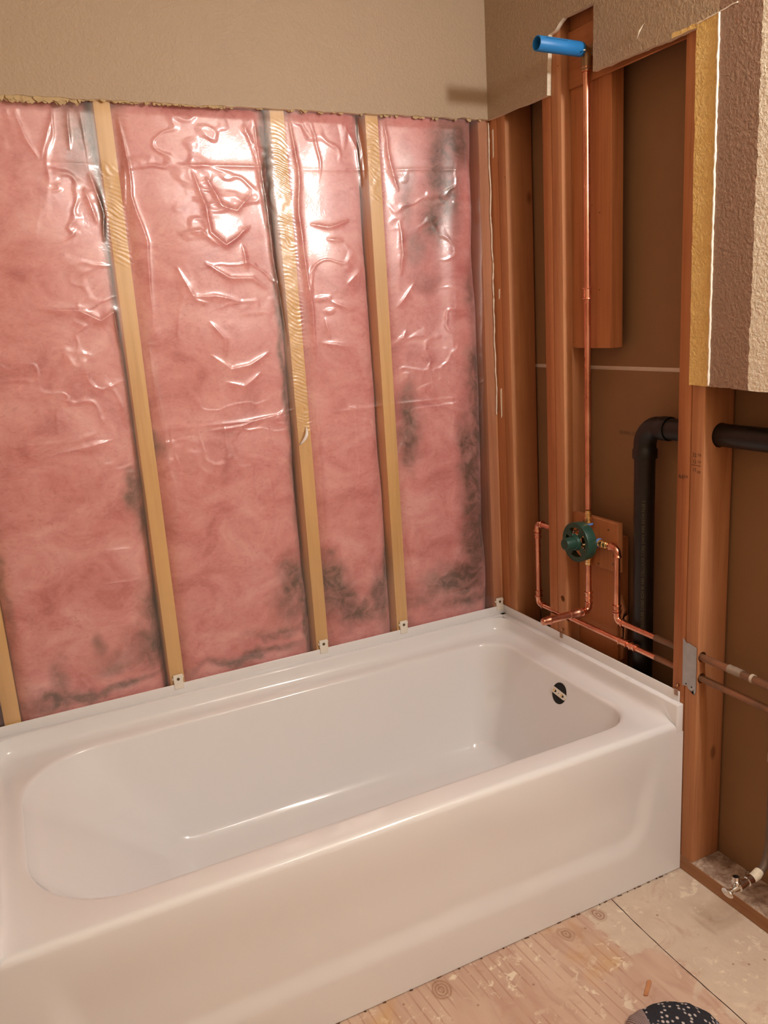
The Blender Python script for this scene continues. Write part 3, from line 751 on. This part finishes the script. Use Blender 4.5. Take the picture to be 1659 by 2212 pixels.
for i in range(1, 7):
    a = i/6*PI/2; e = .040*(1-math.cos(a))+.0105*math.sin(a); eL_ = .055*(1-math.cos(a))+.037*math.sin(a)
    loops.append(brect(0, zb_-.035*math.sin(a), x0=bot['x0']+eL_, x1=bot['x1']-e, yf=bot['yf']+e, yb=bot['yb']-e, rl=bot['rl'], rr=bot['rr']))
e = .07; loops.append(brect(0, .0892, x0=bot['x0']+.13, x1=bot['x1']-e, yf=bot['yf']+e, yb=bot['yb']-e, rl=.07, rr=.06))
vl = [[bm.verts.new(p) for p in lp] for lp in loops]
n = len(vl[0])
for a, b in zip(vl[:-1], vl[1:]):
    for i in range(n):
        bm.faces.new((a[i], a[(i+1) % n], b[(i+1) % n], b[i]))
f = bm.faces.new(vl[-1])
bmesh.ops.recalc_face_normals(bm, faces=bm.faces)
if f.normal.z < 0: bmesh.ops.reverse_faces(bm, faces=bm.faces)
obj('tub_shell', bm, M_tub, tub, (-TL/2, -TW/2, .09), angle=60)
# apron with a shallow pressed panel
nx_, nz_ = 260, 70
xs = np.linspace(-TL, -.0005, nx_); zs = np.linspace(.002, DZ-.026, nz_)
Xa, Za = np.meshgrid(xs, zs, indexing='ij')
xr = -.075-.04*np.clip((.33-Za)/.2, 0, 1); xl = -TL+.075+.04*np.clip((.33-Za)/.2, 0, 1)
zb = .098+.010*np.sin((Xa+TL)/TL*PI)
dx = np.minimum(xr-Xa, Xa-xl); dz = Za-zb; R = .07
ddx = np.maximum(R-dx, 0); ddz = np.maximum(R-dz, 0)
sd = np.where((dx < R) & (dz < R), R-np.hypot(ddx, ddz), np.minimum(dx, dz))
rec = .0085*sstep(-.010, .045, sd)*(1-sstep(.22, .375, Za))
Pa = np.stack([Xa, -TW+rec, Za], -1)
apn = obj('apron', grid_mesh('apron', Pa[:, ::-1]), M_tub, tub)
# flanges: ledge plus thin nailing lip on three sides
def flange_part(name, boxes, label=None):
    bm = bmesh.new()
    for b in boxes: box(bm, *b[:6], b[6] if len(b) > 6 else .0015, 2)
    o = obj(name, bm, M_tub, tub, angle=50)
    if label: o['label'] = label
    return o
flange_part('tiling_flange', [(-.0215, -.0005, -TW+.0004, -.0005, .36, .4565, .003), (-.0045, -.0008, -TW+.012, -.0005, .45, .4835, .0012)])
flange_part('tiling_flange', [(-TL+.0005, -TL+.0215, -TW+.0004, -.0005, .36, .4565, .003), (-TL+.0008, -TL+.0045, -TW+.012, -.0005, .45, .4835, .0012)])
flange_part('tiling_flange', [(-TL+.0005, -.0005, -.0215, -.0028, .40, .4565, .003), (-TL+.001, -.0008, -.0068, -.0030, .45, .4835, .0012)])
# small dark lug on the right ledge
for yy in (-.392, -.592):
    bm = bmesh.new(); lathe(bm, (-.014, yy, .4545), (0, 0, 1), [(0, .009), (.0026, .008), (.0032, .006)], 16)
    bmesh.ops.scale(bm, verts=bm.verts, vec=(.55, 1.3, 1), space=Matrix.Translation((.014, -yy, 0)))
    obj('ledge_lug', bm, M_tub, tub, smooth=True)
# overflow
oc = Vector((-.0985, -.411, .364)); wn = Vector((-.270, 0, .086)).normalized()  # wall normal, into the basin
wn = Vector((-1, 0, -.0)).normalized()
slope = (top['x1']-bot['x1'])/(.395-zb_); wn = Vector((-1, 0, slope)).normalized()
oc.x = top['x1']-(.395-oc.z)*slope
bm = bmesh.new(); lathe(bm, oc, wn, [(-.002, .0295), (.0006, .0295), (.0007, .0290)], 40); ov = obj('overflow_hole', bm, M_black, tub)
bm = bmesh.new(); a_, b_ = Vector((0, 1, 0)), wn.cross(Vector((0, 1, 0)))
dirv = (Vector((0, -1, 0))*.99+Vector((wn.z, 0, -wn.x))*-.10).normalized(); pv = wn.cross(dirv).normalized()
outl = []
for c0, s0 in ((1, 0), (-1, PI)):
    for i in range(9):
        a = s0-PI/2+PI*i/8; outl.append(oc+wn*.0012+dirv*(c0*.0235+math.cos(a)*.0085)+pv*(math.sin(a)*.0085))
poly_extrude(bm, outl, wn*.0018)
st = obj('overflow_strap', bm, M_clip, tub); st['label'] = 'pale strap across the overflow hole'
for sgn in (-1, 1):
    bm = bmesh.new(); c = oc+dirv*sgn*.0165+wn*.0030
    pp = [c-dirv*.006, c+dirv*.006]
    poly_extrude(bm, [c+dirv*(math.cos(a)*.007)+pv*(math.sin(a)*.0035) for a in [i*PI/8 for i in range(16)]], wn*.0004); obj('slot', bm, M_black, st)
    bm = bmesh.new(); lathe(bm, c-dirv*.002, wn, [(0, .0036), (.0015, .0036), (.0028, .0022), (.003, .0005)], 14); obj('screw', bm, M_brass, st, smooth=True)
bm = bmesh.new(); lathe(bm, oc+wn*.0030, wn, [(0, .0016), (.0003, .0016)], 10); obj('slot', bm, M_black, st)

# clips along the flanges
def clip(x, lab):
    t = thing('flange_clip', (x, -.0035, .470), lab, 'clip', 'clips holding the back flange of the tub to the studs')
    bm = bmesh.new(); box(bm, x-.0125, x+.0125, -.0075, -.0018, .4845, .509, .0008, 1); box(bm, x-.0125, x+.0125, -.0090, -.0070, .470, .4865, .0006, 1)
    box(bm, x-.0155, x-.0125, -.0045, -.0022, .4955, .501); box(bm, x+.0125, x+.0155, -.0045, -.0022, .4985, .504)
    obj('clip_plate', bm, M_clip, t, (x, -.005, .47), angle=40)
    bm = bmesh.new(); lathe(bm, (x, -.0074, .4975), (0, -1, 0), [(0, .0042), (.0006, .0042), (.0011, .0026), (.0004, .0018)], 16); obj('screw', bm, M_screwd, t)
for k, lab in (('A', 'leftmost white clip, at the foot of the stud between the wide pink bays'), ('B', 'white clip with a screw at the foot of the stud left of the narrow bay'),
               ('C', 'white clip with a screw at the foot of the stud right of the narrow bay'), ('D', 'white clip with a screw at the foot of the corner stud')):
    clip(SX[k]+(.001 if k != 'D' else -.001), lab)
def rclip(y, z, lab):
    t = thing('flange_screw', (-.003, y, z-.006), lab, 'screw', 'screws holding the right flange of the tub')
    bm = bmesh.new(); box(bm, -.0075, -.0050, y-.0055, y+.0055, z-.014, z+.002, .0008, 1); obj('washer_tab', bm, simple('brown_tab', (.36, .22, .16), .4), t)
    bm = bmesh.new(); lathe(bm, (-.0005, y-.001, z+.012), (-1, 0, 0), [(0, .0035), (.004, .0042), (.0055, .004), (.007, .0015)], 16); obj('screw_head', bm, M_screw, t, smooth=True)
rclip(-.303, .484, 'copper coloured screw and tab on the right flange below the spout stub')
rclip(-.745, .486, 'copper coloured screw and tab on the right flange at the front corner of the tub')

# ------------------------------------------------------------------ shower plumbing
yR, zV, zH, zC = -.405, .787, .588, .535
PR = .00794
pl = thing('shower_piping', (px, yR, .535), 'soldered copper shower piping with green-covered mixing valve, riser, spout stub and supply lines', 'plumbing')
def pipe(name, pts, r=PR, mat=M_cop, label=None, parent=pl, n=20):
    bm = bmesh.new(); tube(bm, pts, r, n); o = obj(name, bm, mat, parent, tuple(Vector(pts[0])), angle=40)
    if label: o['label'] = label
    return o
def elbow(name, c, u, v, r, a0, a1, rp=PR+.0013, mat=M_cop, parent=pl, hub=.011):
    """elbow fitting: arc plus straight sockets with a bead at each mouth"""
    A = arc(c, u, v, r, a0, a1, 12)
    d0 = (A[0]-A[1]).normalized(); d1 = (A[-1]-A[-2]).normalized()
    pts = [A[0]+d0*hub, A[0]+d0*(hub-.0015), A[0]+d0*(hub-.0035), A[0]+d0*(hub-.006)]+[A[0]]+A[1:-1]+[A[-1]]+[A[-1]+d1*(hub-.006), A[-1]+d1*(hub-.0035), A[-1]+d1*(hub-.0015), A[-1]+d1*hub]
    rs = [rp*.96, rp*1.26, rp*1.26, rp]+[rp]*13+[rp, rp*1.26, rp*1.26, rp*.96]
    bm = bmesh.new(); tube(bm, pts, rs, 20); return obj(name, bm, mat, parent, tuple(A[6]), angle=50)
def coupling(c, ax, L=.024, rp=PR+.0013, mat=M_cop, parent=pl, name='coupling'):
    bm = bmesh.new(); lathe(bm, Vector(c)-Vector(ax)*L/2, ax, [(0, rp*.97), (.001, rp*1.28), (.0035, rp*1.26), (.0045, rp), (L-.0045, rp), (L-.0035, rp*1.26), (L-.001, rp*1.28), (L, rp*.97)], 20)
    return obj(name, bm, mat, parent, tuple(c), angle=50)
er = .014
# riser
pipe('riser_pipe', [(px, yR, .872), (px, yR, 1.965)])
coupling((px, yR, 1.435), (0, 0, 1), .030)
coupling((px, yR, 1.952), (0, 0, 1), .012)
bm = bmesh.new()
tube(bm, [(px, yR, 1.950), (px, yR, 1.975)]+arc((px-.012, yR, 1.982), (1, 0, 0), (0, 0, 1), .012, 0, PI/2, 8)[1:]+[(px-.018, yR, 1.994)], .0115, 18)
box(bm, px+.0045, px+.0088, yR-.030, yR+.024, 1.978, 2.004, .0015, 2)
de = obj('drop_ear_elbow', bm, M_brass, pl, (px, yR, 1.95), angle=50); de['label'] = 'dull brass elbow'
de.data.materials[0] = simple('dull_brass', (.34, .20, .10), .45, .7)
bm = bmesh.new(); x0_, x1_ = px-.012, -.134
sl = Vector((x1_-x0_, -.002, .003)); L_ = sl.length
lathe(bm, (x0_, yR, 1.994), sl, [(0, .0125), (.001, .0150), (.006, .0165), (L_, .0165), (L_+.0008, .0158), (L_+.0005, .0140), (L_-.06, .0138)], 32, False)
bl = obj('stub_sleeve', bm, M_blue, pl, (x0_, yR, 1.994), angle=50); bl['label'] = 'bright blue plastic sleeve on the shower arm stub'
bm = bmesh.new(); u_ = sl.normalized()
sd_ = Vector((0, -.85, .52)).normalized()
p0 = Vector((x0_, yR, 1.994))+u_*.055+sd_*.0166; p1 = Vector((x0_, yR, 1.994))+u_*.118+sd_*.0166
tube(bm, [p0, p1], .0005, 6); obj('moulding_line', bm, simple('blue_line', (.01, .07, .2), .5), bl)
bm = bmesh.new(); lathe(bm, Vector((x0_, yR, 1.994))+u_*(L_-.058), u_, [(0, .0138), (.001, .0138)], 24); obj('sleeve_bore', bm, M_black, bl)
# valve body
mv = bpy.data.objects.new('mixing_valve', None); C.objects.link(mv); mv.parent = pl; mv.location = Vector((0, yR, zV))-pl.location; mv.empty_display_size = .02
def vpart(name, bm, mat, lab=None, ang=45):
    me_loc = (0, yR, zV)
    o = obj(name, bm, mat, None, me_loc, angle=ang); o.parent = mv; o.location = (0, 0, 0)
    if lab: o['label'] = lab
    return o
bm = bmesh.new(); lathe(bm, (px+.012, yR, zV), (-1, 0, 0), [(0, .020), (.02, .021), (.03, .019), (.036, .012)], 24)
lathe(bm, (px, yR, zV-.046), (0, 0, 1), [(0, .009), (.092, .009)], 16); lathe(bm, (px, yR-.046, zV), (0, 1, 0), [(0, .009), (.092, .009)], 16)
vpart('valve_body', bm, M_brass)
# green plaster guard: rim, windowed face, hub
bm = bmesh.new(); GC = Vector((0, yR, zV)); gx = -.034
lathe(bm, (-.005, yR, zV), (-1, 0, 0), [(0, .0525), (.0275, .0545), (.0295, .0535), (.0295, .0510), (.026, .0500), (0, .0490)], 56, False)
vpart('guard_rim', bm, M_green)
bm = bmesh.new()
def sector(a0, a1, r0, r1, n=10):
    return [(gx, yR-math.sin(a)*r1, zV+math.cos(a)*r1) for a in [a0+(a1-a0)*i/n for i in range(n+1)]]+[(gx, yR-math.sin(a)*r0, zV+math.cos(a)*r0) for a in [a1-(a1-a0)*i/n for i in range(n+1)]]
NS = 48
for i in range(NS): poly_extrude(bm, sector(i*2*PI/NS, (i+1)*2*PI/NS, .0410, .0515, 1), (.003, 0, 0))
for a in (math.radians(d) for d in (38, 128, 218, 308)): poly_extrude(bm, sector(a-.24, a+.24, .018, .0420, 6), (.003, 0, 0))
for i in range(24): poly_extrude(bm, sector(i*2*PI/24, (i+1)*2*PI/24, .010, .0215, 1), (.003, 0, 0))
vpart('guard_face', bm, M_green)
bm = bmesh.new(); lathe(bm, (gx+.002, yR, zV), (-1, 0, 0), [(0, .0225), (.010, .0205), (.011, .0178), (.036, .0162), (.038, .0155), (.0385, .0135), (.0375, .0125), (.0375, .0015), (.0390, .001)], 36)
box(bm, gx-.012, gx-.001, yR-.003, yR+.003, zV+.017, zV+.026, .001, 1)
vpart('guard_hub', bm, M_green)
for (dy, dz) in ((-.012, .022), (-.026, -.012), (.014, .026)):
    bm = bmesh.new(); lathe(bm, (gx+.012, yR+dy, zV+dz), (-1, 0, 0), [(0, .0032), (.006, .0032), (.008, .0015)], 12); vpart('valve_screw', bm, M_chrome)
bm = bmesh.new(); tube(bm, [(gx+.010, yR-.020, zV+.030), (gx+.010, yR+.004, zV+.033), (gx+.012, yR+.010, zV+.028)], .0022, 8); vpart('copper_clip', bm, M_cop)
# unions: chrome brass nut with blue ring
def union(c, ax, lab=None, blue=True):
    c = Vector(c); ax = Vector(ax)
    u = bmesh.new(); lathe(u, c, ax, [(0, .0100), (.005, .0112), (.006, .0090), (.013, .0088), (.014, .0112), (.018, .0112), (.019, .0092), (.026, .0090), (.027, .0105), (.031, .0105), (.032, .0088), (.036, .0088)], 24)
    o = obj('union_nut', u, M_brass, pl, tuple(c), angle=30)
    if blue:
        u = bmesh.new(); lathe(u, c-ax*.004, ax, [(0, .0100), (.001, .0128), (.004, .0128), (.005, .0100)], 24); b = obj('blue_ring', u, M_blueband, o, tuple(c)); b['label'] = 'blue washer'
union((px, yR, zV+.046), (0, 0, 1)); union((px, yR-.044, zV), (0, -1, 0)); 
u = bmesh.new(); lathe(u, (px, yR, zV-.046), (0, 0, -1), [(0, .009), (.003, .0115), (.010, .0115), (.012, .0095), (.016, .0095), (.017, .011), (.024, .0105), (.026, .0085)], 24); obj('union_nut', u, M_brass, pl, (px, yR, zV-.05), angle=30)
# spout line
pipe('spout_drop', [(px, yR, zV-.070), (px, yR, .603)])
zs_ = .584
coupling((px, yR, .628), (0, 0, 1), .020)
elbow('elbow', (px-er, yR, zs_+er), (1, 0, 0), (0, 0, -1), er, 0, PI/2)
pipe('spout_stub', [(px-er-.008, yR, zs_), (-.128, yR, zs_)], .0098)
bm = bmesh.new(); lathe(bm, (-.020, yR, zs_), (-1, 0, 0), [(0, .0095), (.002, .0125), (.009, .0128), (.012, .0112), (.035, .0110), (.036, .0099)], 24); obj('coupling', bm, M_cop, pl, (-.02, yR, zs_), angle=40)
bm = bmesh.new(); lathe(bm, (-.120, yR, zs_), (-1, 0, 0), [(0, .0100), (.001, .0122), (.006, .0122), (.009, .0108), (.022, .0106), (.026, .0096), (.028, .0060), (.0285, .001)], 24)
pc = obj('pipe_cap', bm, M_cop, pl, (-.13, yR, zs_), angle=40); pc['label'] = 'shiny rounded copper cap'
# hot line: right of the valve, down and away to the right
yH = -.518
pipe('hot_pipe', [(px, yR-.078, zV), (px, yH+er, zV)])
elbow('elbow', (px, yH+er, zV-er), (0, 0, 1), (0, -1, 0), er, 0, PI/2)
pipe('hot_pipe', [(px, yH, zV-er-.005), (px, yH, zH+er+.004)])
elbow('elbow', (px, yH-er, zH+er), (0, 1, 0), (0, 0, -1), er, 0, PI/2)
pipe('hot_pipe', [(px, yH-er-.004, zH), (px+.002, -.66, zH-.001)])
pipe('supply_pipe', [(px+.002, -.655, zH-.001), (px+.003, -1.278, zH)], .0086, M_copd, 'dull brown old pipe')
# cold line: left of the valve, looping down and back under
yL = -.176
pipe('cold_pipe', [(px, yR+.044, zV), (px, yL-er, zV)])
elbow('elbow', (px, yL-er, zV-er), (0, 1, 0), (0, 0, 1), er, 0, PI/2)
pipe('cold_pipe', [(px, yL, zV-er-.004), (px, yL, zC+er+.004)])
elbow('elbow', (px, yL-er, zC+er), (0, 1, 0), (0, 0, -1), er, 0, PI/2)
pipe('cold_pipe', [(px, yL-er-.004, zC), (px, -.66, zC)])
coupling((px, -.546, zC), (0, 1, 0), .030); coupling((px, -.582, zC), (0, 1, 0), .020)
coupling((px, yL, zC+.034), (0, 0, 1), .018); coupling((px, yL, zV-.036), (0, 0, 1), .016); coupling((px, yH, zH+.036), (0, 0, 1), .018)
pipe('supply_pipe', [(px+.001, -.655, zC), (px+.003, -1.278, zC-.002)], .0082, M_copd, 'dull brown old pipe')
# white residue and tape on the old pipe
for y0, L, r in ((-.880, .036, .0102), (-.940, .007, .0104), (-.990, .006, .0103), (-.99, .030, .0108)):
    bm = bmesh.new(); n_ = 10
    tube(bm, [(px+.003, y0-L*i/n_, zH) for i in range(n_+1)], [r*(1-.1*random.random()) for _ in range(n_+1)], 16); o = obj('residue_ring', bm, M_res if L < .01 else simple('dull_tape', (.33, .26, .2), .7, .3, var=.3, sc=80), pl); o['label'] = 'chalky residue'
# ------------------------------------------------------------------ black drain
dx_, dy_, dz_, dr_ = .050, -.572, 1.107, .0256
dn = thing('drain_pipe', (dx_, dy_, .038), 'black plastic drain pipe standing in the bay and turning right through the studs', 'pipe')
bm = bmesh.new(); tube(bm, [(dx_, dy_, .0385), (dx_, dy_, 1.03)], dr_, 32); up_ = obj('upright_pipe', bm, M_abs, dn, (dx_, dy_, .0385), angle=40)
bm = bmesh.new(); tube(bm, [(dx_, -.655, dz_), (dx_, -1.29, dz_+.002)], dr_, 32); obj('level_pipe', bm, M_abs, dn, (dx_, -.7, dz_), angle=40)
bm = bmesh.new(); Rr = .046
A = arc((dx_, dy_-Rr, dz_-Rr), (0, 1, 0), (0, 0, 1), Rr, 0, PI/2, 14)
hub = .0302
pts = [(dx_, dy_, dz_-Rr-.034), (dx_, dy_, dz_-Rr-.032), (dx_, dy_, dz_-Rr-.012), (dx_, dy_, dz_-Rr-.008)]+[tuple(a) for a in A]+[(dx_, dy_-Rr-.008, dz_), (dx_, dy_-Rr-.012, dz_), (dx_, dy_-Rr-.034, dz_), (dx_, dy_-Rr-.036, dz_)]
rs = [hub*.97, hub, hub, .0272]+[.0272]*15+[.0272, hub*.97, hub*.97, hub*.95]
tube(bm, pts, rs, 32); obj('drain_elbow', bm, M_abs, dn, (dx_, dy_, dz_), angle=40)
nrm = Vector((-.72, -.69, 0)).normalized(); exv = Vector((0, 0, 1)); eyv = nrm.cross(exv)
text_obj('pipe_lettering', 'CELLULAR CORE SCH 40 ABS CELLULAR CORE DWV PIPE ASTM F628 2', .0105, Vector((dx_, dy_, .58))+nrm*(dr_+.0002)-eyv*.003, exv, eyv, M_abst, up_, .0003, 1.05)

# nail plate
np_ = bmesh.new()
out = [(-.0012, -.7595, .6245), (-.0012, -.770, .615), (-.0012, -.776, .618), (-.0012, -.8005, .613), (-.0012, -.8015, .502), (-.0012, -.797, .492), (-.0012, -.7945, .506), (-.0012, -.791, .499), (-.0012, -.786, .498), (-.0012, -.780, .501), (-.0012, -.775, .508), (-.0012, -.7605, .504)]
poly_extrude(np_, out, (-.0014, 0, 0))
npo = tag(obj('nail_plate', np_, M_steel, None, (-.0015, -.78, .50)), 'dull grey steel nail plate on the stud at the front corner of the tub', 'nail plate')
for (y, z) in ((-.772, .512), (-.789, .51)):
    bm = bmesh.new(); lathe(bm, (-.0026, y, z), (-1, 0, 0), [(0, .0022), (.0006, .0018)], 8); obj('punched_tooth', bm, M_black, npo)

# ------------------------------------------------------------------ shutoff valve low right
sv = thing('shutoff_valve', (-.092, -1.0, .115), 'small chrome angle stop valve sticking out low over the bottom plate at the right edge', 'valve')
bm = bmesh.new()
P_ = [(.035, -.990, .520), (.035, -.990, .215)]+[(.035-.045*(1-math.cos(a)), -.990-.010*math.sin(a)**2, .215-.070*math.sin(a)) for a in [PI/2*i/8 for i in range(1, 9)]]
P_ += [(-.030, -1.002, .140)]
tube(bm, P_, .0088, 16); stb = obj('stub_pipe', bm, simple('grimy_pipe', (.16, .11, .08), .6, .4, var=.3, sc=70, bump=.5), sv, (.035, -.990, .2), angle=40)
for z in (.40,):
    bm = bmesh.new(); lathe(bm, (.035, -.990, z), (0, 0, 1), [(0, .0095), (.002, .0125), (.020, .0128), (.022, .0095)], 16); obj('pipe_collar', bm, M_res, sv)
bm = bmesh.new(); pr2 = [Vector(P_[-3]), Vector(P_[-1])]
tube(bm, [(-.004, -.9985, .1465), (-.014, -1.0005, .1430), (-.033, -1.0018, .140)], [.0102, .0112, .0100], 14); obj('paint_blob', bm, simple('white_paint', (.72, .64, .5), .8, var=.2, sc=80, bump=.8), sv)
ax = Vector((-.062, .004, -.010)).normalized(); s0 = Vector((-.030, -1.002, .140))
bm = bmesh.new(); lathe(bm, s0, ax, [(0, .0092), (.001, .0108), (.014, .0108), (.016, .0085), (.024, .0085), (.026, .0112), (.040, .0112), (.043, .0085), (.058, .0072)], 20); 
obj('valve_body', bm, M_chrome, sv, tuple(s0), angle=35)
bm = bmesh.new(); c = s0+ax*.046; upv = Vector((.05, .15, 1)).normalized()
lathe(bm, c, upv, [(0, .0070), (.010, .0070), (.011, .0098), (.0165, .0098), (.018, .0082), (.026, .0080), (.0262, .0062), (.016, .0058)], 20, False); obj('outlet', bm, M_chrome, sv, tuple(c), angle=35)
bm = bmesh.new(); lathe(bm, c+upv*.017, upv, [(0, .006), (.0005, .006)], 16); obj('outlet_bore', bm, M_black, sv)
bm = bmesh.new(); h0 = s0+ax*.066
lathe(bm, s0+ax*.056, ax, [(0, .0055), (.012, .0050)], 12)
r = bmesh.ops.create_uvsphere(bm, u_segments=24, v_segments=14, radius=1)
rot = Matrix((ax, Vector((0, 1, 0)), ax.cross(Vector((0, 1, 0))))).transposed()
for v in r['verts']:
    q = Vector((v.co.x*.0055, v.co.y*.0155, v.co.z*.0100)); v.co = h0+ax*.006+rot @ q
obj('oval_handle', bm, M_chrome, sv, tuple(h0), angle=60)

# ------------------------------------------------------------------ sock and chip on the floor
def sock_mat():
    t = NT('navy_knit'); v = t.n('ShaderNodeTexCoord').outputs['Object']
    mp = t.n('ShaderNodeMapping'); t.l(v, mp.inputs[0]); mp.inputs['Scale'].default_value = (1, .8, 1); mp.inputs['Rotation'].default_value = (0, 0, .7)
    vo = t.n('ShaderNodeTexVoronoi'); t.l(mp.outputs[0], vo.inputs['Vector']); vo.inputs['Scale'].default_value = 120; vo.inputs['Randomness'].default_value = .55
    d = t.mapr(vo.outputs['Distance'], .26, .40, 1, 0)
    keep = t.math('GREATER_THAN', t.xyz(vo.outputs['Color'])[0], .45)
    wv = t.noise(v, 400, 2)
    col = t.mix(wv, (.018, .018, .024, 1), (.045, .043, .052, 1))
    col = t.mix(t.math('MULTIPLY', d, keep), col, (.52, .46, .44, 1))
    t.bump(t.math('ADD', d, wv), .5, .002); return t.fin(col, .95, 0, .1)
def cuff_mat():
    t = NT('grey_rib_knit'); v = t.n('ShaderNodeTexCoord').outputs['Object']
    w = t.n('ShaderNodeTexWave'); t.l(v, w.inputs['Vector']); w.inputs['Scale'].default_value = 110; w.inputs['Distortion'].default_value = 1.0
    col = t.mix(w.outputs['Fac'], (.20, .14, .15, 1), (.50, .38, .36, 1)); t.bump(w.outputs['Fac'], .8, .002); return t.fin(col, .95, 0, .1)
SO = Vector((-.355, -1.135, 0))
sk = thing('sock', tuple(SO), 'dark knitted sock with white flecks lying on the floor at the bottom edge', 'sock')
def sweep_flat(bm, pts, n=28, cap=True):
    """pts: (center xyz, half width, half height) stretched ellipse sections along a path"""
    rings = []
    for i, (c, w, h) in enumerate(pts):
        a = Vector(pts[max(i-1, 0)][0]); b = Vector(pts[min(i+1, len(pts)-1)][0]); t = (b-a).normalized()
        s = Vector((0, 0, 1)).cross(t).normalized(); c = Vector(c); ring = []
        for k in range(n):
            an = k*2*PI/n; p = c+s*(math.cos(an)*w)+Vector((0, 0, 1))*(math.sin(an)*h)
            p += Vector((1, 1, 1))*.0015*mnoise.noise(p*60)
            p.z = max(p.z, .001); ring.append(bm.verts.new(p))
        rings.append(ring)
    for i in range(len(pts)-1):
        for k in range(n): bm.faces.new((rings[i][k], rings[i][(k+1) % n], rings[i+1][(k+1) % n], rings[i+1][k]))
    if cap: bm.faces.new(rings[0][::-1]); bm.faces.new(rings[-1])
    bmesh.ops.recalc_face_normals(bm, faces=bm.faces)
def lerp_secs(secs, n):
    out = []
    for a, b in zip(secs[:-1], secs[1:]):
        for i in range(n):
            t = i/n; out.append((tuple(Vector(a[0]).lerp(Vector(b[0]), t)), a[1]+(b[1]-a[1])*t, a[2]+(b[2]-a[2])*t))
    out.append(secs[-1]); return out
bm = bmesh.new()
sweep_flat(bm, lerp_secs([((-.425, -1.098, .018), .046, .018), ((-.400, -1.108, .021), .052, .021), ((-.370, -1.122, .023), .055, .023), ((-.345, -1.138, .022), .052, .022), ((-.322, -1.155, .017), .044, .017), ((-.308, -1.168, .011), .030, .010)], 5))
obj('sock_foot', bm, sock_mat(), sk, tuple(SO), smooth=True)
bm = bmesh.new()
sweep_flat(bm, lerp_secs([((-.452, -1.086, .008), .034, .007), ((-.444, -1.089, .014), .040, .014), ((-.426, -1.0975, .0185), .0468, .0185), ((-.420, -1.100, .0185), .046, .018)], 5))
obj('sock_cuff', bm, cuff_mat(), sk, tuple(SO), smooth=True)['label'] = 'grey ribbed cuff'
bm = bmesh.new()
sweep_flat(bm, lerp_secs([((-.312, -1.164, .014), .031, .012), ((-.303, -1.172, .009), .022, .008), ((-.299, -1.176, .005), .010, .004)], 3))
bm2 = bm; obj('sock_toe', bm2, simple('blue_grey_knit', (.20, .22, .27), .9, var=.3, sc=200), sk, tuple(SO), smooth=True)['label'] = 'pale blue-grey toe patch'
bm = bmesh.new()
poly_extrude(bm, [(-.360, -1.018, .0005), (-.354, -1.023, .0005), (-.322, -1.001, .0005), (-.320, -.995, .0005), (-.326, -.993, .0005)][::-1], (0, 0, .0025))
tag(obj('wood_chip', bm, M_woodL, None, (-.34, -1.008, .0005)), 'small orange wood chip lying on the floor near the sock', 'wood chip')

bm = bmesh.new(); M_cr = simple('dark_crumb', (.12, .06, .035), .9, var=.4, sc=200)
xx = -1.05
while xx < -.02:
    xx += random.uniform(.008, .07); w = random.uniform(.002, .012); h = random.uniform(.0008, .003)
    strip(bm, [(xx, -TW-.0008), (xx+w, -TW-.0008-random.uniform(0, .002))], random.uniform(.001, .004), .0003, h)
tag(obj('caulk_crumbs', bm, M_cr, None, (-.5, -TW, 0)), 'dark crumbs and debris scattered along the foot of the tub apron', 'debris', kind='stuff')

# ------------------------------------------------------------------ vanity light above the frame's right edge
vl_ = thing('vanity_light', (-DT, -1.99, 1.98), 'four-bulb vanity light bar on the right wall, outside the picture', 'light fixture')
bm = bmesh.new(); box(bm, -.045, -DT-.0005, -2.52, -1.46, 1.97, 2.09, .006, 2); obj('back_plate', bm, M_chrome, vl_, (-DT, -1.99, 1.98), angle=40)
for b in BULBS:
    bm = bmesh.new(); lathe(bm, (-.045, b[1], b[2]), (-1, 0, 0), [(0, .022), (.015, .020)], 20); obj('socket', bm, M_chrome, vl_, tuple(b), angle=40)
bm = bmesh.new(); lathe(bm, (FILL_LAMP[0], FILL_LAMP[1], 2.4395), (0, 0, -1), [(0, .17), (.03, .17), (.035, .165), (.035, .0)], 40, False)  # unseen disc, made up to go with the added fill lamp
tag(obj('fill_lamp_disc', bm, simple('white_enamel', (.8, .8, .78), .4), None, (FILL_LAMP[0], FILL_LAMP[1], 2.4)), 'added round disc above the fill lamp, unseen behind the photographer', 'light fixture')
